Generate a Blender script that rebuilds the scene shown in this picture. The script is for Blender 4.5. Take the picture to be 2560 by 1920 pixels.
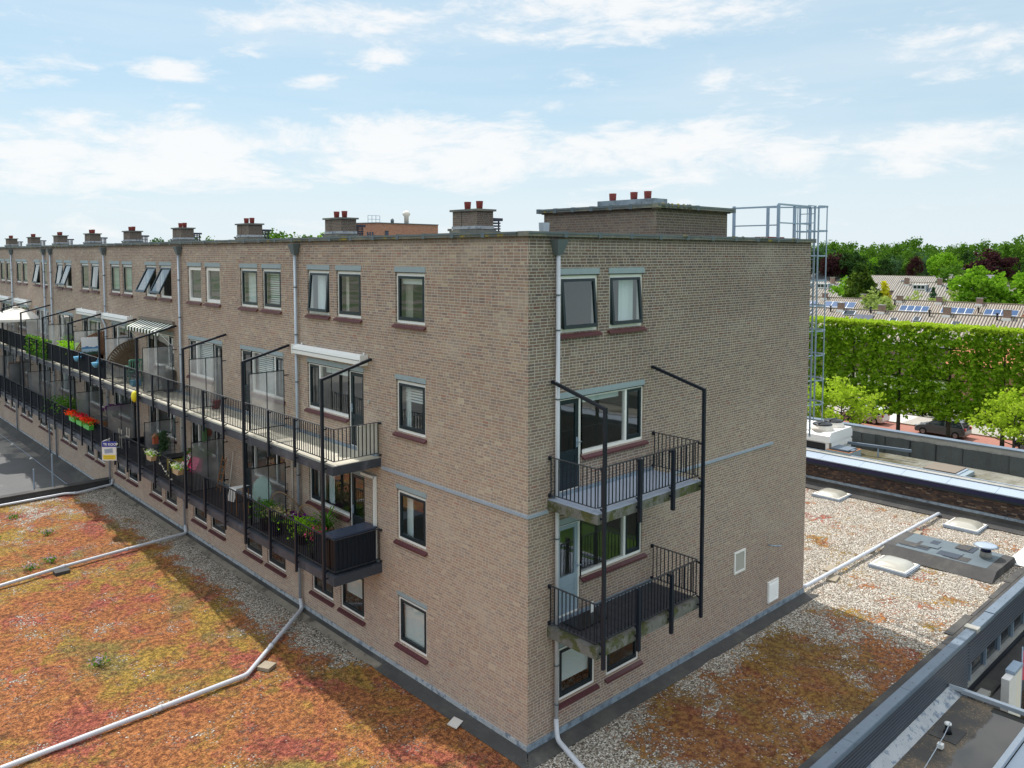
import bpy, math, random
from mathutils import Vector, Matrix, noise as mnoise
PI = math.pi
R = math.radians
for o in list(bpy.data.objects):
    bpy.data.objects.remove(o)
SC = bpy.context.scene
COL = SC.collection

# ------------------------------------------------------------------ camera
cam_d = bpy.data.cameras.new('camera')
cam = bpy.data.objects.new('camera', cam_d)
COL.objects.link(cam)
SC.camera = cam
cam_d.lens = 28.4622
cam_d.sensor_width = 36
cam_d.shift_y = -0.07645
cam_d.clip_end = 4000
_p, _y, _r = 0.062542, 0.821448, 0.000995
_fw = Vector((math.cos(_y) * math.cos(_p), math.sin(_y) * math.cos(_p), -math.sin(_p)))
_rt = Vector((math.sin(_y), -math.cos(_y), 0))
_up = _rt.cross(_fw)
_c, _s = math.cos(_r), math.sin(_r)
_rt2, _up2 = _c * _rt + _s * _up, -_s * _rt + _c * _up
_m = Matrix((_rt2, _up2, -_fw)).transposed().to_4x4()
_m.translation = Vector((-11.4446, -11.8101, 10.5461))
cam.matrix_world = _m

# ------------------------------------------------------------------ light
SUNV = Vector((0.085, 0.62, 1.0)).normalized()
SUN_EL = math.asin(SUNV.z)
sun_d = bpy.data.lights.new('sun', 'SUN')
sun_d.energy = 4.1
sun_d.angle = R(0.9)
sun_d.color = (1.0, 0.955, 0.89)
sun = bpy.data.objects.new('sun', sun_d)
COL.objects.link(sun)
sun.rotation_euler = (-SUNV).to_track_quat('-Z', 'Y').to_euler()
SC.view_settings.view_transform = 'Standard'
SC.view_settings.look = 'None'
SC.view_settings.exposure = 0.14
SC.view_settings.gamma = 1.0
SC.render.engine = 'CYCLES'
SC.cycles.max_bounces = 7
SC.cycles.diffuse_bounces = 3
SC.cycles.glossy_bounces = 3
SC.cycles.transmission_bounces = 4
SC.cycles.transparent_max_bounces = 8
SC.cycles.caustics_reflective = False
SC.cycles.caustics_refractive = False
SC.cycles.use_denoising = True
SC.cycles.use_adaptive_sampling = True


class NT:
    """tiny node-tree helper"""
    def __init__(self, tree):
        self.t = tree
        self.n = tree.nodes
        self.l = tree.links

    def new(self, typ, **kw):
        nd = self.n.new(typ)
        for k, v in kw.items():
            setattr(nd, k, v)
        return nd

    def put(self, sock, v):
        if isinstance(v, bpy.types.NodeSocket):
            self.l.new(v, sock)
        elif v is not None:
            if isinstance(v, (tuple, list)) and len(v) == 3 and sock.type == 'RGBA':
                v = (*v, 1)
            sock.default_value = v

    def m(self, op, a, b=None, c=None, clamp=False):
        nd = self.new('ShaderNodeMath', operation=op)
        nd.use_clamp = clamp
        self.put(nd.inputs[0], a)
        if b is not None:
            self.put(nd.inputs[1], b)
        if c is not None:
            self.put(nd.inputs[2], c)
        return nd.outputs[0]

    def mix(self, f, a, b, mode='MIX'):
        nd = self.new('ShaderNodeMix', data_type='RGBA', blend_type=mode)
        nd.clamp_factor = True
        self.put(nd.inputs[0], f)
        self.put(nd.inputs[6], a)
        self.put(nd.inputs[7], b)
        return nd.outputs[2]

    def ramp(self, f, lo, hi):
        nd = self.new('ShaderNodeMapRange')
        nd.interpolation_type = 'SMOOTHSTEP'
        self.put(nd.inputs[0], f)
        self.put(nd.inputs[1], lo)
        self.put(nd.inputs[2], hi)
        return nd.outputs[0]

    def noise(self, vec, scale, detail=4, rough=0.55, dist=0.0):
        nd = self.new('ShaderNodeTexNoise')
        self.put(nd.inputs['Vector'], vec)
        nd.inputs['Scale'].default_value = scale
        nd.inputs['Detail'].default_value = detail
        nd.inputs['Roughness'].default_value = rough
        nd.inputs['Distortion'].default_value = dist
        return nd.outputs[0]

    def white(self, vec):
        nd = self.new('ShaderNodeTexWhiteNoise', noise_dimensions='3D')
        self.put(nd.inputs[0], vec)
        return nd.outputs[0]

    def xyz(self, v):
        nd = self.new('ShaderNodeSeparateXYZ')
        self.put(nd.inputs[0], v)
        return nd.outputs

    def comb(self, x, y, z):
        nd = self.new('ShaderNodeCombineXYZ')
        self.put(nd.inputs[0], x); self.put(nd.inputs[1], y); self.put(nd.inputs[2], z)
        return nd.outputs[0]

    def vmul(self, v, s):
        nd = self.new('ShaderNodeVectorMath', operation='MULTIPLY')
        self.put(nd.inputs[0], v)
        nd.inputs[1].default_value = s
        return nd.outputs[0]

    def pos(self):
        return self.new('ShaderNodeNewGeometry').outputs['Position']

    def bump(self, h, strength, dist):
        nd = self.new('ShaderNodeBump')
        nd.inputs['Strength'].default_value = strength
        nd.inputs['Distance'].default_value = dist
        self.put(nd.inputs['Height'], h)
        return nd.outputs[0]


# ------------------------------------------------------------------ world: Nishita sky seen through thin veils and cloud
W = bpy.data.worlds.new('World')
SC.world = W
W.use_nodes = True
w = NT(W.node_tree)
w.n.clear()
sky = w.new('ShaderNodeTexSky', sky_type='NISHITA')
sky.sun_disc = False
sky.sun_elevation = SUN_EL
sky.sun_rotation = math.atan2(SUNV.x, SUNV.y)
sky.air_density = 1.0
sky.dust_density = 0.6
sky.ozone_density = 1.0
gd = w.new('ShaderNodeTexCoord').outputs['Generated']
gx, gy, gz = w.xyz(gd)
az = w.m('DEGREES', w.m('ARCTAN2', gy, gx)) if False else w.m('MULTIPLY', w.m('ARCTAN2', gy, gx), 57.29578)
el = w.m('MULTIPLY', w.m('ARCSINE', gz), 57.29578)
warp = w.noise(w.comb(w.m('MULTIPLY', az, 0.05), w.m('MULTIPLY', el, 0.17), 3.1), 1.3, 3, 0.5)
cv = w.comb(w.m('MULTIPLY', az, 0.085), w.m('ADD', w.m('MULTIPLY', el, 0.25), w.m('MULTIPLY', warp, 0.7)), 0.0)
n1 = w.noise(cv, 2.0, 12, 0.63, 0.25)
n3 = w.noise(cv, 9.0, 6, 0.62, 0.3)
n2 = w.noise(w.comb(w.m('MULTIPLY', az, 0.02), w.m('MULTIPLY', el, 0.15), 9.0), 1.0, 5, 0.6)
# banks of cloud at their own bearings: (azimuth, elevation, half-width, half-height, weight), degrees
banks = [(58, 15.6, 8.5, 1.6, .40), (39.5, 16.0, 14, 2.2, .48), (24, 17.5, 9, 1.6, .38), (66, 14.8, 4.2, 1.1, .34), (64.5, 13.4, 2.8, .7, .30),
         (57, 13.2, 3.4, .9, .30), (78, 11.0, 6, 1.1, .34), (70, 11.7, 4.2, .8, .32), (60, 11.6, 2.8, .6, .32), (52.5, 11.1, 2.2, .5, .30),
         (76, 15.6, 3.0, .7, .32), (70.5, 9.9, 4, .9, .22), (18.5, 12.2, 4.5, 1.9, .34), (30, 11.3, 6, 1.2, .24), (43.5, 10.2, 2.2, .5, .26),
         (52, 7.2, 15, 2.6, .60), (72, 6.1, 12, 3.2, .60), (36, 6.9, 14, 2.5, .58), (20, 6.4, 9, 1.9, .44), (47, 9.2, 3, .9, .30), (62, 8.7, 5, 1.0, .30)]
acc = None
for a0, e0, ha, he, wt in banks:
    dx = w.m('DIVIDE', w.m('SUBTRACT', az, a0), ha)
    dy = w.m('DIVIDE', w.m('SUBTRACT', el, e0), he)
    dd = w.m('ADD', w.m('MULTIPLY', dx, dx), w.m('MULTIPLY', dy, dy))
    g = w.m('MULTIPLY', w.m('SUBTRACT', 1.0, w.m('MULTIPLY', dd, 0.8), clamp=True), wt)
    acc = g if acc is None else w.m('MAXIMUM', acc, g)
# unseen cloud cover added overhead, thickened to light the shaded walls
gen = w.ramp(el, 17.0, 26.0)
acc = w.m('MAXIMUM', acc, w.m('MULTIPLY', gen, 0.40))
dens = w.m('ADD', w.m('ADD', w.m('MULTIPLY', w.m('SUBTRACT', n1, 0.5), 1.9), w.m('MULTIPLY', w.m('SUBTRACT', n3, 0.5), 0.35)), w.m('ADD', acc, 0.26))
cm = w.ramp(dens, 0.36, 0.88)
veil = w.m('MULTIPLY', w.ramp(w.m('ADD', n2, w.m('MULTIPLY', w.ramp(el, 14.0, 3.0), 0.22)), 0.35, 0.80), 0.45)
hz = w.m('SUBTRACT', 1.0, w.ramp(el, -1.0, 9.0))
skc = w.mix(1.0, sky.outputs[0], (0.105, 0.105, 0.105), 'MULTIPLY')
# thin high haze keeps the whole sky pale
skc = w.mix(0.62, skc, (0.515, 0.74, 0.87))
skc = w.mix(w.m('MULTIPLY', hz, 0.70), skc, (0.69, 0.80, 0.87))
skc = w.mix(veil, skc, (0.79, 0.84, 0.875))
br = w.m('ADD', 0.90, w.m('MULTIPLY', w.ramp(el, 18.0, 34.0), 0.75))  # cloud above the view made brighter to lift the shaded walls
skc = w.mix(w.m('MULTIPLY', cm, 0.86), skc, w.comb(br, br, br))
bg = w.new('ShaderNodeBackground')
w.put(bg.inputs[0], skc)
bg.inputs[1].default_value = 1.0
wo = w.new('ShaderNodeOutputWorld')
w.l.new(bg.outputs[0], wo.inputs[0])

# ------------------------------------------------------------------ materials
MATS = {}


def newmat(name):
    m = bpy.data.materials.new(name)
    m.use_nodes = True
    t = NT(m.node_tree)
    t.n.clear()
    out = t.new('ShaderNodeOutputMaterial')
    bs = t.new('ShaderNodeBsdfPrincipled')
    t.l.new(bs.outputs[0], out.inputs[0])
    MATS[name] = m
    return m, t, bs, out


def mat(name, col, rough=0.6, var=0.18, scale=2.5, metal=0.0, bump=0.0, bscale=30, col2=None, c2s=1.2, c2=(0.5, 0.7), spec=0.4):
    """painted / cast / rolled surface with a little grain, dirt and an optional second colour in patches"""
    m, t, bs, out = newmat(name)
    p = t.pos()
    a = t.noise(p, scale, 5, 0.6)
    b = t.noise(p, scale * 9, 3, 0.6)
    k = t.m('ADD', t.m('MULTIPLY', t.m('SUBTRACT', a, 0.5), var * 2.4), t.m('MULTIPLY', t.m('SUBTRACT', b, 0.5), var * 1.4))
    k = t.m('ADD', k, 1.0)
    base = (*col, 1)
    if col2:
        f = t.ramp(t.noise(p, c2s, 6, 0.65), c2[0], c2[1])
        base = t.mix(f, (*col, 1), (*col2, 1))
    kk = t.comb(k, k, k)
    c = t.mix(1.0, base, kk, 'MULTIPLY')
    t.put(bs.inputs['Base Color'], c)
    bs.inputs['Roughness'].default_value = rough
    bs.inputs['Metallic'].default_value = metal
    bs.inputs['Specular IOR Level'].default_value = spec
    if bump:
        t.put(bs.inputs['Normal'], t.bump(t.noise(p, bscale, 4, 0.6), bump, 0.02))
    return m


def brick_mat(name, cols, mortar, L=0.21, H=0.0655, mj=0.0150, head=0.30, weather=True, mort_amt=1.0, rough=0.85, top=None):
    m, t, bs, out = newmat(name)
    g = t.new('ShaderNodeNewGeometry')
    px, py, pz = t.xyz(g.outputs['Position'])
    nx, ny, nz = t.xyz(g.outputs['True Normal'])
    face = t.m('GREATER_THAN', t.m('ABSOLUTE', ny), 0.5)
    u = t.m('ADD', t.m('MULTIPLY', px, face), t.m('MULTIPLY', t.m('SUBTRACT', 0.103, py), t.m('SUBTRACT', 1.0, face)))
    wob = t.m('MULTIPLY', t.m('SUBTRACT', t.noise(g.outputs['Position'], 5.0, 2), 0.5), 0.008)
    v = t.m('DIVIDE', t.m('ADD', pz, wob), H)
    row = t.m('FLOOR', v)
    fv = t.m('SUBTRACT', v, row)
    r1 = t.white(t.comb(row, 3.7, face))
    par = t.m('MODULO', t.m('ABSOLUTE', row), 2.0)
    off = t.m('ADD', t.m('MULTIPLY', par, 0.5), t.m('MULTIPLY', t.m('FLOOR', t.m('MULTIPLY', r1, 4.0)), 0.25))
    uu = t.m('ADD', t.m('DIVIDE', t.m('ADD', u, 200.0), L), off)
    cell = t.m('FLOOR', uu)
    fu = t.m('SUBTRACT', uu, cell)
    isH = t.m('LESS_THAN', t.white(t.comb(cell, row, 1.3)), head)
    du = t.m('MINIMUM', fu, t.m('SUBTRACT', 1.0, fu))
    dh = t.m('ABSOLUTE', t.m('SUBTRACT', fu, 0.5))
    du = t.m('MINIMUM', du, t.m('ADD', dh, t.m('MULTIPLY', t.m('SUBTRACT', 1.0, isH), 9.0)))
    half = t.m('MULTIPLY', isH, t.m('GREATER_THAN', fu, 0.5))
    du = t.m('MULTIPLY', du, L)
    dv = t.m('MULTIPLY', t.m('MINIMUM', fv, t.m('SUBTRACT', 1.0, fv)), H)
    d = t.m('MINIMUM', du, dv)
    edge = t.ramp(d, mj * 0.32, mj * 0.68)          # 0 in the joint, 1 on the brick
    rnd = t.white(t.comb(cell, row, t.m('ADD', half, 5.0)))
    rnd2 = t.white(t.comb(cell, row, t.m('ADD', half, 9.0)))
    cr = t.new('ShaderNodeValToRGB')
    cr.color_ramp.interpolation = 'CONSTANT'
    els = cr.color_ramp.elements
    while len(els) < len(cols):
        els.new(0.5)
    for i, (ps, c) in enumerate(cols):
        els[i].position = ps
        els[i].color = (*c, 1)
    t.put(cr.inputs[0], rnd)
    bc = cr.outputs[0]
    k = t.m('ADD', 0.84, t.m('ADD', t.m('MULTIPLY', rnd2, 0.22), t.m('MULTIPLY', t.noise(g.outputs['Position'], 60, 3), 0.22)))
    bc = t.mix(1.0, bc, t.comb(k, k, k), 'MULTIPLY')
    mo = t.m('ADD', 0.85, t.m('MULTIPLY', t.noise(g.outputs['Position'], 9, 3), 0.3))
    mc = t.mix(1.0, (*mortar, 1), t.comb(mo, mo, mo), 'MULTIPLY')
    c = t.mix(edge, mc, bc)
    if weather:
        big = t.noise(t.comb(t.m('MULTIPLY', u, 0.35), t.m('MULTIPLY', pz, 0.5), face), 1.0, 5, 0.6)
        st = t.noise(t.comb(t.m('MULTIPLY', u, 3.0), t.m('MULTIPLY', pz, 0.22), 4.0), 1.0, 4, 0.6)
        # grime washed down below the coping, paler cleaned brick low on the wall
        hi = t.ramp(pz, 4.0, 10.9)
        dirt = t.m('MULTIPLY', hi, t.m('ADD', 0.30, t.m('MULTIPLY', st, 0.5)))
        dirt = t.m('ADD', dirt, t.m('MULTIPLY', t.m('SUBTRACT', big, 0.5), 1.9))
        c = t.mix(t.m('MULTIPLY', dirt, 0.55, clamp=True), c, t.mix(1.0, c, (0.60, 0.57, 0.57, 1), 'MULTIPLY'))
        pale = t.m('MULTIPLY', t.ramp(t.noise(t.comb(t.m('MULTIPLY', u, 0.5), t.m('MULTIPLY', pz, 0.9), t.m('ADD', face, 7.0)), 1.0, 5, 0.6), .52, .70), .42)
        c = t.mix(pale, c, (.52, .45, .37, 1))
        c = t.mix(t.m('MULTIPLY', t.m('SUBTRACT', 1.0, hi), 0.26), c, (0.55, 0.40, 0.305, 1))
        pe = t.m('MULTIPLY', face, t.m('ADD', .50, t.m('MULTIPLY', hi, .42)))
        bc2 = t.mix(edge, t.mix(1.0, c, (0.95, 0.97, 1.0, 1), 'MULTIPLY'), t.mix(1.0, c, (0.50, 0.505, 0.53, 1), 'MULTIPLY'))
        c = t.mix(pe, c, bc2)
        c = t.mix(0.0, c, t.mix(1.0, c, (0.62, 0.64, 0.68, 1), 'MULTIPLY'))
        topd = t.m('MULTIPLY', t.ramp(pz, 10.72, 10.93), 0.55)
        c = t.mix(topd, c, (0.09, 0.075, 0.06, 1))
    t.put(bs.inputs['Base Color'], c)
    bs.inputs['Roughness'].default_value = rough
    bs.inputs['Specular IOR Level'].default_value = 0.2
    t.put(bs.inputs['Normal'], t.bump(t.m('ADD', edge, t.m('MULTIPLY', t.noise(g.outputs['Position'], 50, 3), 0.3)), 0.35, 0.008))
    return m


brick_mat('brick', [(0, (.350, .250, .188)), (.16, (.325, .220, .165)), (.30, (.285, .212, .175)), (.42, (.385, .290, .208)), (.58, (.335, .240, .188)),
                    (.72, (.250, .188, .165)), (.79, (.345, .218, .168)), (.86, (.30, .240, .202)), (.96, (.45, .365, .262)), (.992, (.34, .17, .125))],
          (.56, .50, .435))
brick_mat('brick_dark', [(0, (.05, .032, .026)), (.25, (.09, .055, .04)), (.45, (.035, .026, .026)), (.62, (.12, .075, .05)), (.78, (.06, .045, .042)), (.95, (.17, .13, .10))],
          (.05, .042, .04), weather=False)
brick_mat('brick_red', [(0, (.42, .19, .115)), (.3, (.34, .15, .095)), (.6, (.46, .235, .15)), (.85, (.28, .13, .09))], (.34, .25, .2), weather=False)
brick_mat('brick_house', [(0, (.26, .16, .12)), (.4, (.2, .125, .1)), (.7, (.3, .2, .15))], (.3, .25, .21), weather=False)
mat('coping', (.155, .16, .15), .85, .3, 1.5, bump=.4, bscale=25, col2=(.27, .255, .19), c2s=.9, c2=(.45, .68))
mat('coping_moss', (.12, .13, .12), .9, .35, 2, bump=.5, col2=(.32, .25, .05), c2s=2.2, c2=(.50, .64))
mat('lead', (.25, .31, .37), .55, .30, 3, bump=.3, bscale=12, col2=(.14, .17, .21), c2s=5, c2=(.45, .65))
mat('lead_white', (.42, .44, .46), .6, .25, 3, bump=.3, bscale=12, col2=(.16, .20, .26), c2s=6, c2=(.5, .62))
mat('zinc', (.42, .47, .53), .42, .12, 2, metal=.25)
mat('zinc_dark', (.13, .16, .18), .5, .15, 3, metal=.2)
mat('pvc_grey', (.56, .58, .63), .35, .08, 1.2)
mat('white_paint', (.86, .85, .82), .4, .05, 3)
mat('white_pure', (.82, .82, .80), .4, .04, 2)
mat('sash', (.014, .026, .034), .35, .15, 3)
mat('sash_grey', (.30, .38, .45), .4, .06, 3)
mat('lintel', (.30, .37, .40), .6, .12, 6)
mat('sill', (.115, .040, .046), .4, .22, 9, bump=.2, bscale=20)
mat('iron', (.009, .014, .025), .42, .2, 4)
mat('rail_top', (.045, .048, .056), .4, .2, 4)
mat('slab_edge', (.050, .057, .075), .5, .30, 3, bump=.2, bscale=20, col2=(.10, .11, .135), c2s=2.5)
mat('slab_mossy', (.17, .165, .15), .8, .5, 4, bump=.5, bscale=18, col2=(.075, .08, .028), c2s=3.2, c2=(.46, .60))
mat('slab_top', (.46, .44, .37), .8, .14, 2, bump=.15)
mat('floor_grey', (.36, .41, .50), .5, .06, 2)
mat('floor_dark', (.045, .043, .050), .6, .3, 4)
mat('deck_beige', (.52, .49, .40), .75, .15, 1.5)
mat('bitumen', (.058, .056, .055), .8, .35, 1.2, bump=.4, bscale=20, col2=(.10, .095, .085), c2s=.7, c2=(.45, .7))
mat('bitumen_sand', (.25, .22, .175), .85, .35, 1.5, bump=.4, bscale=25, col2=(.09, .08, .066), c2s=1.8)
mat('roofing', (.105, .105, .108), .7, .25, .5, bump=.2, bscale=12, col2=(.25, .235, .215), c2s=.16, c2=(.50, .56))
mat('plaster_in', (.42, .40, .36), .9, .1, 1)
mat('cement', (.36, .35, .32), .85, .22, 1.5, bump=.3, bscale=20, col2=(.24, .23, .19), c2s=1.0)
mat('cement_mossy', (.24, .235, .20), .9, .3, .9, bump=.3, col2=(.09, .08, .04), c2s=.35, c2=(.42, .60))
mat('cloth_dark', (.075, .085, .085), .7, .3, 1.3, bump=.6, bscale=5)
mat('cloth_navy', (.011, .017, .028), .8, .25, 6)
mat('cladding', (.050, .060, .080), .35, .12, 1, metal=.3)
mat('cap_metal', (.15, .19, .24), .5, .25, 1.5, metal=.1)
mat('cap_white', (.34, .40, .48), .35, .06, 1)
mat('fascia_navy', (.012, .014, .060), .35, .1, 1)
mat('pot_red', (.26, .052, .045), .6, .2, 6)
mat('chim_vent', (.045, .045, .07), .6, .2, 5)
mat('galv', (.33, .42, .53), .45, .1, 3, metal=.3)
mat('tile_conc', (.32, .27, .20), .9, .2, 3, bump=.3)
mat('black_plastic', (.010, .012, .016), .4, .1, 5)
mat('green_plastic', (.10, .27, .20), .4, .05, 5)
mat('green_bright', (.07, .42, .06), .4, .05, 5)
mat('blue_plastic', (.11, .36, .56), .4, .05, 5)
mat('yellow_plastic', (.78, .66, .02), .5, .08, 8)
mat('canvas', (.80, .74, .66), .9, .05, 2)
mat('blind_white', (.80, .90, .92), .9, .04, 2)
mat('canvas_white', (.75, .72, .66), .9, .12, 2)
mat('wood', (.30, .14, .06), .6, .2, 4)
mat('wicker', (.28, .17, .09), .7, .2, 8)
mat('willow', (.12, .085, .055), .9, .35, 9, bump=.4)
mat('willow_red', (.21, .115, .07), .9, .35, 9, bump=.4)
mat('basket', (.45, .33, .20), .8, .25, 12, bump=.3)
mat('pink', (.65, .045, .16), .7, .1, 5)
mat('teal', (.30, .50, .44), .5, .05, 4)
mat('terracotta', (.40, .10, .05), .8, .1, 5)
mat('gold_pattern', (.50, .38, .07), .6, .6, 14)
mat('asphalt', (.10, .10, .105), .9, .15, 3)
mat('clinker', (.38, .165, .125), .85, .25, 3)
mat('pavement', (.40, .37, .33), .85, .15, 2)
mat('tyre', (.015, .015, .016), .8, .1, 5)
mat('rim', (.45, .45, .47), .3, .05, 5, metal=.8)
mat('car_grey', (.24, .25, .26), .25, .03, 2, metal=.5)
mat('car_white', (.75, .75, .76), .25, .02, 2)
mat('car_dark', (.03, .04, .06), .25, .02, 2, metal=.4)
mat('car_glass', (.02, .03, .04), .08, .02, 2, spec=.8)
mat('lamp_red', (.60, .02, .02), .3, .05, 4)
mat('bark', (.09, .07, .05), .9, .3, 5, bump=.4)
mat('roof_slate', (.15, .155, .17), .7, .45, 1.2, col2=(.24, .205, .18), c2s=.5)
mat('solar', (.045, .10, .22), .18, .15, .8)
mat('solar_dark', (.05, .065, .11), .25, .1, .8)
mat('red_cloth', (.72, .09, .13), .8, .1, 3)
mat('sign_blue', (.025, .035, .30), .5, .03, 4)
mat('sign_yellow', (.82, .62, .05), .5, .06, 20)
mat('sign_white', (.78, .76, .74), .5, .05, 9)
mat('sign_ink', (.32, .34, .52), .6, .05, 9)
mat('sign_ink2', (.45, .31, .03), .6, .05, 9)
mat('grey_box', (.27, .34, .38), .5, .1, 3)
mat('rust_edge', (.50, .22, .10), .7, .2, 6)
mat('hatch_tan', (.20, .165, .13), .7, .1, 2)
mat('concrete_grey', (.30, .30, .29), .85, .2, 1.5)
mat('stone_white', (.62, .60, .57), .8, .1, 3)
mat('orange_roof', (.52, .20, .10), .8, .2, 2)


def glass_mat(name, tint=(.92, .95, .94), body=0.04, bodycol=(.03, .05, .05)):
    m, t, bs, out = newmat(name)
    t.n.remove(bs)
    tr = t.new('ShaderNodeBsdfTransparent'); tr.inputs[0].default_value = (*tint, 1)
    gl = t.new('ShaderNodeBsdfGlossy'); gl.inputs['Roughness'].default_value = 0.015
    t.put(gl.inputs['Normal'], t.bump(t.noise(t.pos(), 1.6, 1, .4), .06, 0.02))
    df = t.new('ShaderNodeBsdfDiffuse'); df.inputs[0].default_value = (*bodycol, 1)
    mx = t.new('ShaderNodeMixShader'); mx.inputs[0].default_value = body
    t.l.new(tr.outputs[0], mx.inputs[1]); t.l.new(df.outputs[0], mx.inputs[2])
    lw = t.new('ShaderNodeLayerWeight')            # same from both sides, so daylight reaches the rooms
    f4 = t.m('POWER', lw.outputs['Facing'], 3.0)
    fac = t.m('ADD', .13, t.m('MULTIPLY', f4, .85), clamp=True)
    m2 = t.new('ShaderNodeMixShader')
    t.l.new(fac, m2.inputs[0]); t.l.new(mx.outputs[0], m2.inputs[1]); t.l.new(gl.outputs[0], m2.inputs[2])
    t.l.new(m2.outputs[0], out.inputs[0])
    return m


glass_mat('glass')


def frosted_mat():
    m, t, bs, out = newmat('frosted')
    t.n.remove(bs)
    p = t.pos()
    k = t.noise(p, 2.0, 3, .5)
    tr = t.new('ShaderNodeBsdfTransparent'); tr.inputs[0].default_value = (.8, .82, .82, 1)
    tl = t.new('ShaderNodeBsdfTranslucent'); tl.inputs[0].default_value = (.62, .65, .66, 1)
    df = t.new('ShaderNodeBsdfDiffuse'); df.inputs[0].default_value = (.46, .48, .50, 1)
    gl = t.new('ShaderNodeBsdfGlossy'); gl.inputs['Roughness'].default_value = 0.35
    t.put(gl.inputs['Normal'], t.bump(t.noise(p, 35, 3, .6), .5, .02))
    a = t.new('ShaderNodeMixShader'); a.inputs[0].default_value = .5
    t.l.new(tl.outputs[0], a.inputs[1]); t.l.new(df.outputs[0], a.inputs[2])
    b = t.new('ShaderNodeMixShader')
    t.put(b.inputs[0], t.m('ADD', .42, t.m('MULTIPLY', k, .50)))
    t.l.new(a.outputs[0], b.inputs[1]); t.l.new(tr.outputs[0], b.inputs[2])
    c = t.new('ShaderNodeMixShader'); c.inputs[0].default_value = .10
    t.l.new(b.outputs[0], c.inputs[1]); t.l.new(gl.outputs[0], c.inputs[2])
    t.l.new(c.outputs[0], out.inputs[0])


frosted_mat()


def leaf_mat(name, c1, c2, c3=None, trans=.35, scale=1.4, fine=9):
    m, t, bs, out = newmat(name)
    t.n.remove(bs)
    p = t.pos()
    f = t.ramp(t.noise(p, scale, 3, .6), .35, .65)
    c = t.mix(f, (*c1, 1), (*c2, 1))
    if c3:
        c = t.mix(t.ramp(t.white(t.vmul(p, (fine, fine, fine))), .80, .86), c, (*c3, 1))
    k = t.m('ADD', .7, t.m('MULTIPLY', t.noise(p, fine, 2, .6), .6))
    c = t.mix(1.0, c, t.comb(k, k, k), 'MULTIPLY')
    df = t.new('ShaderNodeBsdfDiffuse'); t.put(df.inputs[0], c)
    tl = t.new('ShaderNodeBsdfTranslucent'); t.put(tl.inputs[0], t.mix(1.0, c, (1.1, 1.25, .6, 1), 'MULTIPLY'))
    a = t.new('ShaderNodeMixShader'); a.inputs[0].default_value = trans
    t.l.new(df.outputs[0], a.inputs[1]); t.l.new(tl.outputs[0], a.inputs[2])
    t.l.new(a.outputs[0], out.inputs[0])
    return m


leaf_mat('leaf_hedge', (.17, .33, .020), (.30, .47, .025), (.48, .60, .08), .45, 1.5, 4)
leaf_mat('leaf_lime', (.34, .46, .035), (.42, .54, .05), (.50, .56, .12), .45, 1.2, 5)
leaf_mat('leaf_green', (.065, .14, .022), (.13, .25, .035), None, .3, .25, 1.2)
leaf_mat('leaf_bright', (.13, .28, .022), (.22, .39, .035), None, .35, .4, 1.5)
leaf_mat('leaf_dark', (.028, .06, .020), (.045, .09, .025), None, .2, .3, 1.5)
leaf_mat('leaf_blue', (.075, .14, .075), (.10, .185, .085), None, .2, .25, 1.2)
leaf_mat('leaf_copper', (.045, .018, .024), (.07, .03, .034), None, .2, .3, 1.5)
leaf_mat('leaf_conifer', (.035, .075, .018), (.12, .19, .025), None, .15, .5, 2)
leaf_mat('leaf_pale', (.27, .36, .09), (.36, .43, .14), (.5, .5, .3), .35, .5, 2)
leaf_mat('leaf_yellow', (.62, .52, .02), (.5, .48, .03), None, .35, .5, 2)
leaf_mat('leaf_pot', (.06, .17, .02), (.10, .26, .03), (.2, .4, .06), .3, 6, 30)
leaf_mat('leaf_grass', (.26, .50, .03), (.34, .58, .05), None, .4, 6, 30)
leaf_mat('leaf_dry', (.45, .36, .2), (.55, .46, .3), None, .3, 6, 30)
leaf_mat('petal_red', (.62, .02, .03), (.72, .04, .10), None, .3, 8, 30)
leaf_mat('petal_pink', (.60, .05, .2), (.7, .12, .22), None, .3, 8, 30)
leaf_mat('petal_orange', (.75, .07, .02), (.7, .03, .02), None, .3, 8, 30)
leaf_mat('petal_purple', (.14, .012, .22), (.22, .02, .30), None, .3, 8, 30)
leaf_mat('petal_lilac', (.42, .28, .50), (.5, .38, .56), None, .3, 8, 30)
leaf_mat('petal_white', (.72, .70, .66), (.8, .78, .74), None, .3, 8, 30)


def tile_roof_mat(name, c1, c2, along='y', pitch=.30):
    """pantiles: ridges run down the slope, courses across it"""
    m, t, bs, out = newmat(name)
    g = t.new('ShaderNodeNewGeometry')
    px, py, pz = t.xyz(g.outputs['Position'])
    u = py if along == 'y' else px
    s = t.m('SINE', t.m('MULTIPLY', u, 2 * PI / pitch))
    rw = t.m('FLOOR', t.m('DIVIDE', pz, .2))
    cu = t.m('FLOOR', t.m('DIVIDE', u, pitch))
    r = t.white(t.comb(rw, cu, 2.0))
    f = t.ramp(s, -.75, .1)
    c = t.mix(t.m('MULTIPLY', r, .7), (*c1, 1), (*c2, 1))
    c = t.mix(f, (.07, .06, .055, 1), c)
    k = t.m('ADD', .72, t.m('MULTIPLY', t.noise(g.outputs['Position'], .6, 4), .55))
    c = t.mix(1.0, c, t.comb(k, k, k), 'MULTIPLY')
    t.put(bs.inputs['Base Color'], c)
    bs.inputs['Roughness'].default_value = .85
    t.put(bs.inputs['Normal'], t.bump(s, .6, .05))


tile_roof_mat('pantile', (.42, .365, .30), (.30, .26, .22), pitch=.36)
tile_roof_mat('pantile_pale', (.38, .35, .30), (.28, .26, .24), pitch=.7)


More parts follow.
